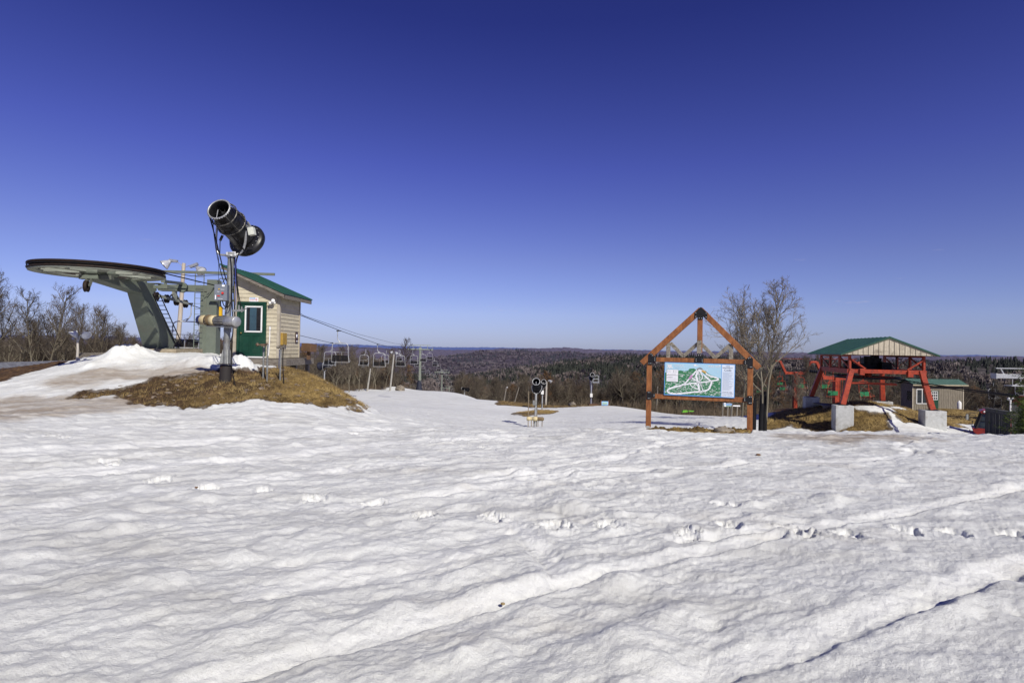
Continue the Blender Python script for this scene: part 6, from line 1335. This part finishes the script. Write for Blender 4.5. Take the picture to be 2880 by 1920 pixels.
# pine at the right margin
def pine(px, D, h, label, rad, seed):
    rg = random.Random(seed); b = G(px, D); t = thing('pine_tree', b, label, 'tree'); MB().cyl(b-Vector((0, 0, .2)), b+Vector((0, 0, h)), .07, .02, 10).build('trunk', BARK, t, True)
    m = MB(); br_ = MB()
    for lv in range(9):
        z = h*.08+lv*h*.108
        for k in range(6):
            a = k*1.047+lv*.5+rg.uniform(-.2, .2); L = rad*(1-z/h*.75)*rg.uniform(.8, 1.1); d = Vector((math.cos(a), math.sin(a), rg.uniform(-.05, .15))); p0 = b+Vector((0, 0, z)); p1 = p0+d*L
            br_.tube([p0, p0.lerp(p1, .5)+Vector((0, 0, .02)), p1], [.018, .012, .006], 5)
            for q in range(34):
                f = .15+.85*(q+rg.random())/34; c = p0.lerp(p1, f)+Vector((rg.gauss(0, .08), rg.gauss(0, .08), rg.gauss(0, .05)))
                for _ in range(9):
                    u_ = Vector((rg.gauss(0, 1), rg.gauss(0, 1), rg.gauss(.4, .8))).normalized()*rg.uniform(.05, .10); s_ = u_.cross(Vector((rg.gauss(0, 1), rg.gauss(0, 1), rg.gauss(0, 1)))).normalized()*.005
                    m.add([c-s_, c+s_, c+u_], [(0, 1, 2)])
    br_.build('branches', BARK, t, True); m.build('crown', PINE, t, True)
pine(2912, 16.5, 2.1, 'bright green young pine poking in from the right margin', 1.0, 5)
pine(2905, 15.8, .9, 'low pine sprig at the foot of the right margin', .55, 9)
# brown bush at far left and brambles
def bush(px, D, w_, h, label, mt, seed, n=700, name='bush'):
    rg = random.Random(seed); b = G(px, D); t = thing(name, b, label, 'bush'); m = MB()
    for k in range(n):
        a = rg.uniform(0, 6.28); q = math.sqrt(rg.random()); p = Vector((math.cos(a)*q*w_, math.sin(a)*q*w_*.6, rg.uniform(0, .3)*h)); d = Vector((math.cos(a)*rg.uniform(.1, .9), math.sin(a)*.5+rg.gauss(0, .2), rg.uniform(.5, 1.2))).normalized()
        e_ = p+d*h*rg.uniform(.4, .8)*(1.15-q*.6); s_ = Vector((d.y, -d.x, .1)).normalized()*.014; m.add([p-s_, p+s_, e_+s_*.4, e_-s_*.4], [(0, 1, 2, 3)])
        e2 = p.lerp(e_, .6)+Vector((rg.gauss(0, .15), rg.gauss(0, .1), rg.uniform(.05, .2)))*h*.5; m.add([p.lerp(e_, .5), p.lerp(e_, .5)+s_, e2], [(0, 1, 2)])
    m.build('stems', mt, t, False) if False else None
    o = m.build('stems', mt, t, False); return t
STR = pm('rust_brown_bramble', (.28, .15, .055), (.12, .06, .025), 3, .9)
bush(40, 36, 1.9, 1.3, 'wide rusty brown bramble above the roof corner at left', STR, 3, 1600)
# ------------------------------------------------------------------ woods that read as one mass: instanced from the trees above
def gn_woods(name, label, pts, protos, cat='wood'):
    me = bpy.data.meshes.new(name); me.from_pydata([p[:3] for p in pts], [], []); n = len(pts)
    for an, i in (('sc', 3), ('rot', 4)):
        a = me.attributes.new(an, 'FLOAT', 'POINT'); a.data.foreach_set('value', [p[i] for p in pts])
    a = me.attributes.new('kd', 'INT', 'POINT'); a.data.foreach_set('value', [int(p[5]) for p in pts])
    o = bpy.data.objects.new(name, me); COL.objects.link(o); tag(o, label, cat, None, 'stuff')
    ng = bpy.data.node_groups.new(name, 'GeometryNodeTree'); ng.interface.new_socket('Geometry', in_out='INPUT', socket_type='NodeSocketGeometry'); ng.interface.new_socket('Geometry', in_out='OUTPUT', socket_type='NodeSocketGeometry')
    gi = ng.nodes.new('NodeGroupInput'); go = ng.nodes.new('NodeGroupOutput'); L = ng.links.new
    jn = ng.nodes.new('GeometryNodeJoinGeometry')
    for pr in reversed(protos):
        j2 = ng.nodes.new('GeometryNodeJoinGeometry')
        for ch in [q for q in bpy.data.objects if q.parent == pr]:
            oi = ng.nodes.new('GeometryNodeObjectInfo'); oi.inputs['Object'].default_value = ch; oi.transform_space = 'ORIGINAL'; L(oi.outputs['Geometry'], j2.inputs[0])
        g2 = ng.nodes.new('GeometryNodeGeometryToInstance'); L(j2.outputs[0], g2.inputs[0]); L(g2.outputs[0], jn.inputs[0])
    ip = ng.nodes.new('GeometryNodeInstanceOnPoints'); ip.inputs['Pick Instance'].default_value = True
    L(gi.outputs[0], ip.inputs['Points']); L(jn.outputs[0], ip.inputs['Instance'])
    def na(nm, ty):
        x = ng.nodes.new('GeometryNodeInputNamedAttribute'); x.data_type = ty; x.inputs['Name'].default_value = nm; return x.outputs['Attribute']
    L(na('kd', 'INT'), ip.inputs['Instance Index']); L(na('sc', 'FLOAT'), ip.inputs['Scale'])
    cb_ = ng.nodes.new('ShaderNodeCombineXYZ'); L(na('rot', 'FLOAT'), cb_.inputs[2]); L(cb_.outputs[0], ip.inputs['Rotation']); L(ip.outputs[0], go.inputs[0])
    md = o.modifiers.new('trees', 'NODES'); md.node_group = ng; return o
rg = random.Random(21)
def scatter(n, pxr, Dr, hf, kinds, bias=1.6):
    out = []; 
    for _ in range(n):
        px = rg.uniform(*pxr); D = Dr[0](px)+(Dr[1]-Dr[0](px))*rg.random()**bias; v = P(px, 960, D); out.append([v.x, v.y, 0, hf(px, D)*rg.uniform(.75, 1.15), rg.uniform(0, 6.28), rg.choice(kinds)])
    red_line = [(24.4, 37), (34.2, 60), (39.4, 79), (44, 96), (48, 112)]
    def clear(p):
        if 130 < p[1] < 345 and abs(p[0]+12.45+.069*p[1]) < 8: return False
        return not (p[1] < 115 and abs(p[0]-float(np.interp(p[1], [q[1] for q in red_line], [q[0] for q in red_line]))) < 4.5)
    out = [p for p in out if clear(p)]
    zz = height(np.array([p[0] for p in out]), np.array([p[1] for p in out]))
    for p, z in zip(out, zz): p[2] = float(z)-.2
    return out
WP = [PROTO[0], PROTO[1], PROTO[2], PROTO[4], PROTO[5], PROTO[6]]
nearD = lambda px: float(np.interp(px, [-400, 400, 700, 950, 1075, 1162, 1250, 1330, 1420, 1500, 1620, 1720, 1830, 2019, 2100, 2170, 2190, 2262, 2275, 2300, 2500, 2700, 3100], [52, 60, 56, 100, 118, 136, 155, 150, 99, 92, 88, 90, 80, 68, 66, 70, 90, 90, 66, 64, 72, 74, 70]))
gn_woods('left_wood', 'dense bare woodland filling the gap behind the snowy crest and hut', scatter(820, (-350, 960), (lambda p: nearD(p)+4, 230), lambda p, D: 5.3+(1.2 if p > 640 else .5)*((D-50)/100), [0, 1, 2, 4, 5, 2]), WP)
gn_woods('middle_wood', 'dense bare woodland below the middle snow edge', scatter(900, (940, 1880), (lambda p: nearD(p)+3, 300), lambda p, D: (5.5 if p > 1380 else 6.6)+rg.uniform(0, 1.2)+max(0, D-130)*.03, [0, 1, 2, 3, 4, 0, 2, 1, 3, 0, 2, 4, 5], 1.3), WP)
gn_woods('right_wood', 'dense bare woodland behind the sign and the red lift', scatter(700, (1860, 3200), (lambda p: nearD(p)+3, 300), lambda p, D: (5.2 if p < 2150 else 5.6)+rg.uniform(0, 1.2)+max(0, D-110)*.02, [0, 1, 2, 3, 4, 0, 2, 1, 3, 4, 0, 5], 1.3), WP)
# undergrowth: low brush thickets at the feet of the trees
def brush():
    m = MB(); xs = []; 
    for _ in range(30000):
        px = rg.uniform(-300, 3200); D0 = nearD(px); D = D0+rg.uniform(-3, 24); v = P(px, 960, D); xs.append((v.x, v.y, px, D))
    zz = height(np.array([p[0] for p in xs]), np.array([p[1] for p in xs]))
    for (x, y, px, D), z in zip(xs, zz):
        h = rg.uniform(.5, 1.9); a = rg.gauss(0, .4); p = Vector((x, y, z-.05)); w_ = rg.uniform(.012, .035); e_ = p+Vector((a*h, rg.gauss(0, .3)*h, h)); q = p.lerp(e_, .5)+Vector((rg.gauss(0, .3), 0, rg.uniform(.1, .6)))
        m.add([p-Vector((w_, 0, 0)), p+Vector((w_, 0, 0)), e_], [(0, 1, 2)]); mm_ = p.lerp(e_, .4); m.add([mm_-Vector((w_*.6, 0, 0)), mm_+Vector((w_*.6, 0, 0)), q], [(0, 1, 2)])
    o = m.build('undergrowth', pm('brown_brush', (.155, .12, .08), (.055, .042, .03), .35, .9)); tag(o, 'low brown brush along the foot of the woods', 'undergrowth', None, 'stuff')
brush()
# ------------------------------------------------------------------ far woods on the hills
def far_woods():
    R_ = np.random.default_rng(5); vs = []; fs = []; cl = []; off = 0
    def proto_bare():
        V = []; Fc = []
        for k in range(11):
            a = R_.uniform(0, 6.28); r = R_.uniform(.08, .34); h = R_.uniform(.6, 1.0)*(1-.5*r); x = math.cos(a)*r; y = math.sin(a)*r; b = len(V)
            w = R_.uniform(.035, .08); V += [(x*.15, y*.15, .15), (x-w, y, h*.8), (x+w*.3, y+w, h), (x+w, y-w, h*.75)]; Fc += [(b, b+1, b+2), (b, b+2, b+3)]
        return V, Fc
    def proto_ever():
        V = []; Fc = []
        for k in range(5):
            z0 = .1+k*.17; rr = .26*(1-k*.17)
            for j in range(5):
                a = j*1.2566+k*.6; b = len(V); q = R_.uniform(.7, 1.2); V += [(math.cos(a)*rr*q, math.sin(a)*rr*q, z0-.04), (math.cos(a+.9)*rr*.8, math.sin(a+.9)*rr*.8, z0), (0, 0, z0+.30)]; Fc += [(b, b+1, b+2)]
        return V, Fc
    protos = [proto_bare() for _ in range(5)]+[proto_ever() for _ in range(4)]
    specs = [(9000, 235, 700, 9), (15000, 560, 1300, 11), (14000, 1200, 2700, 13)]
    outs = {0: [], 1: []}
    for n, r0, r1, hh in specs:
        a = R_.uniform(-.80, .80, n); r = np.sqrt(R_.uniform(0, 1, n)*(r1*r1-r0*r0)+r0*r0); x = r*np.sin(a); y = r*np.cos(a); z = height(x, y)
        cl_ = fbm(x/130, y/130, 3)+fbm(x/500+3, y/500, 2)*.6
        ev = (cl_+R_.uniform(-.25, .25, n)) > .20+.1*(r < 500)+.25*(r < 330)
        h = hh*R_.uniform(.65, 1.15, n)
        ok = np.ones(n, bool)
        for i in range(n): outs[1 if ev[i] else 0].append((x[i], y[i], z[i]-1, h[i], R_.uniform(0, 6.28), R_.integers(0, 5) if not ev[i] else 5+R_.integers(0, 4)))
    for kind, arr in outs.items():
        arr = np.array(arr); V_all = []; F_all = []; off = 0
        for k in range(9):
            s = arr[arr[:, 5] == k]
            if not len(s): continue
            V, Fc = protos[k]; V = np.array(V); Fc = np.array(Fc); c = np.cos(s[:, 4])[:, None]; sn = np.sin(s[:, 4])[:, None]; h = s[:, 3][:, None]; w = h*1.15 if k < 5 else h*1.05
            X = (V[:, 0]*c-V[:, 1]*sn)*w+s[:, 0][:, None]; Y = (V[:, 0]*sn+V[:, 1]*c)*w+s[:, 1][:, None]; Z = V[:, 2]*h+s[:, 2][:, None]
            V_all.append(np.stack([X, Y, Z], 2).reshape(-1, 3)); F_all.append((Fc[None]+(np.arange(len(s))*len(V))[:, None, None]+off).reshape(-1, 3)); off += len(s)*len(V)
        V = np.concatenate(V_all).astype(np.float32); Fc = np.concatenate(F_all).astype(np.int32); me = bpy.data.meshes.new('far'); me.vertices.add(len(V)); me.vertices.foreach_set('co', V.ravel())
        me.loops.add(Fc.size); me.loops.foreach_set('vertex_index', Fc.ravel()); me.polygons.add(len(Fc)); me.polygons.foreach_set('loop_start', np.arange(len(Fc), dtype=np.int32)*3); me.polygons.foreach_set('loop_total', np.full(len(Fc), 3, np.int32)); me.update(calc_edges=True)
        o = bpy.data.objects.new('far_bare_woods' if kind == 0 else 'far_evergreen_woods', me); COL.objects.link(o)
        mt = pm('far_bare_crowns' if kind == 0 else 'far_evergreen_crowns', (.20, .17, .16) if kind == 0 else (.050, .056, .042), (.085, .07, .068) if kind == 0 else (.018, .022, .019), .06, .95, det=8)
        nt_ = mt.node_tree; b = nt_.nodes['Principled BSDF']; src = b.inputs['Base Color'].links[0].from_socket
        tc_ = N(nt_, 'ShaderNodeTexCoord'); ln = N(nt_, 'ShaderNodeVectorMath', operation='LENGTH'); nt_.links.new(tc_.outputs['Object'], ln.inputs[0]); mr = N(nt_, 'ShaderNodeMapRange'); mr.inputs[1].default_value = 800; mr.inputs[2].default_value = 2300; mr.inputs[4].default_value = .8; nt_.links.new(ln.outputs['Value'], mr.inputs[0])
        x = N(nt_, 'ShaderNodeMix', data_type='RGBA'); nt_.links.new(mr.outputs[0], x.inputs[0]); nt_.links.new(src, x.inputs[6]); x.inputs[7].default_value = (.125, .112, .150, 1) if kind == 0 else (.06, .066, .095, 1); nt_.links.new(x.outputs[2], b.inputs['Base Color'])  # aerial haze painted into the crowns: colour shifts to violet-grey with distance
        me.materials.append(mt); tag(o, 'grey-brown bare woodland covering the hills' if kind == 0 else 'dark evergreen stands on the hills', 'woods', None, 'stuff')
far_woods()
# ------------------------------------------------------------------ dead grass tufts on the bare patches
def tufts():
    m = []; F_ = []; R_ = np.random.default_rng(8)
    polys = [(poly_uv(BROWN[0]), 26000, -7.3), (poly_uv(BROWN[2]), 5000, 99), (poly_uv(BR2), 9000, 99), (poly_uv(BROWN[3]), 3000, 99), (poly_uv(BROWN[4]), 2500, 99)]
    holes = [poly_uv(p) for p in SNOW2]; V = []; Fc = []
    for pl, n, split in polys:
        lo = pl.min(0); hi = pl.max(0); u = R_.uniform(lo[0], hi[0], n*3); v = R_.uniform(lo[1], hi[1], n*3); ok = sdist(pl, u, v) > .012
        for h_ in holes: ok &= sdist(h_, u, v) < 0
        u = u[ok][:n]; v = v[ok][:n]; r = np.exp(v/KR); a = u/KA; x = r*np.sin(a); y = r*np.cos(a); z = height(x, y)
        keep = np.ones(len(x), bool) if split > 50 else (x > split-.2+R_.normal(0, .9, len(x))-1.2) | (R_.uniform(0, 1, len(x)) < .25)
        x, y, z = x[keep], y[keep], z[keep]; k = np.clip(np.hypot(x, y)/17, .8, 4)
        for i in range(len(x)):
            for _ in range(3):
                h = R_.uniform(.03, .10)*min(k[i], 2); w = .004*k[i]; dx, dy = R_.normal(0, .05*k[i], 2); b = len(V); px_, py_ = x[i]+R_.normal(0, .03), y[i]+R_.normal(0, .03)
                V += [(px_-w, py_, z[i]-.03), (px_+w, py_, z[i]-.03), (px_+dx, py_+dy, z[i]+h)]; Fc.append((b, b+1, b+2))
    me = bpy.data.meshes.new('dead_grass'); me.from_pydata(V, [], Fc); me.update(); o = bpy.data.objects.new('dead_grass', me); COL.objects.link(o)
    me.materials.append(pm('straw_blades', (.42, .31, .13), (.14, .09, .035), .9, .9)); tag(o, 'matted straw-coloured dead grass on the bare patches', 'grass', None, 'stuff')
tufts()
def stones():
    rg = random.Random(4); m = MB(); pl = poly_uv(BROWN[0]); lo = pl.min(0); hi = pl.max(0); k = 0
    while k < 260:
        u = rg.uniform(lo[0], hi[0]); v = rg.uniform(lo[1], hi[1])
        if sdist(pl, np.array([u]), np.array([v]))[0] < .02: continue
        r = math.exp(v/KR); a = u/KA; x, y = r*math.sin(a), r*math.cos(a); s_ = rg.choice([.02, .025, .03, .035, .05, .07]); m.ball((x, y, gz(x, y)+s_*.3), s_, 7, 5, (rg.uniform(1, 1.6), rg.uniform(.8, 1.2), .6), .22); k += 1
    tag(m.build('stones', pm('field_stones', (.26, .21, .16), (.10, .075, .055), 7, .9)), 'small brown stones scattered in the soil of the lift mound', 'stones', None, 'stuff')
stones()
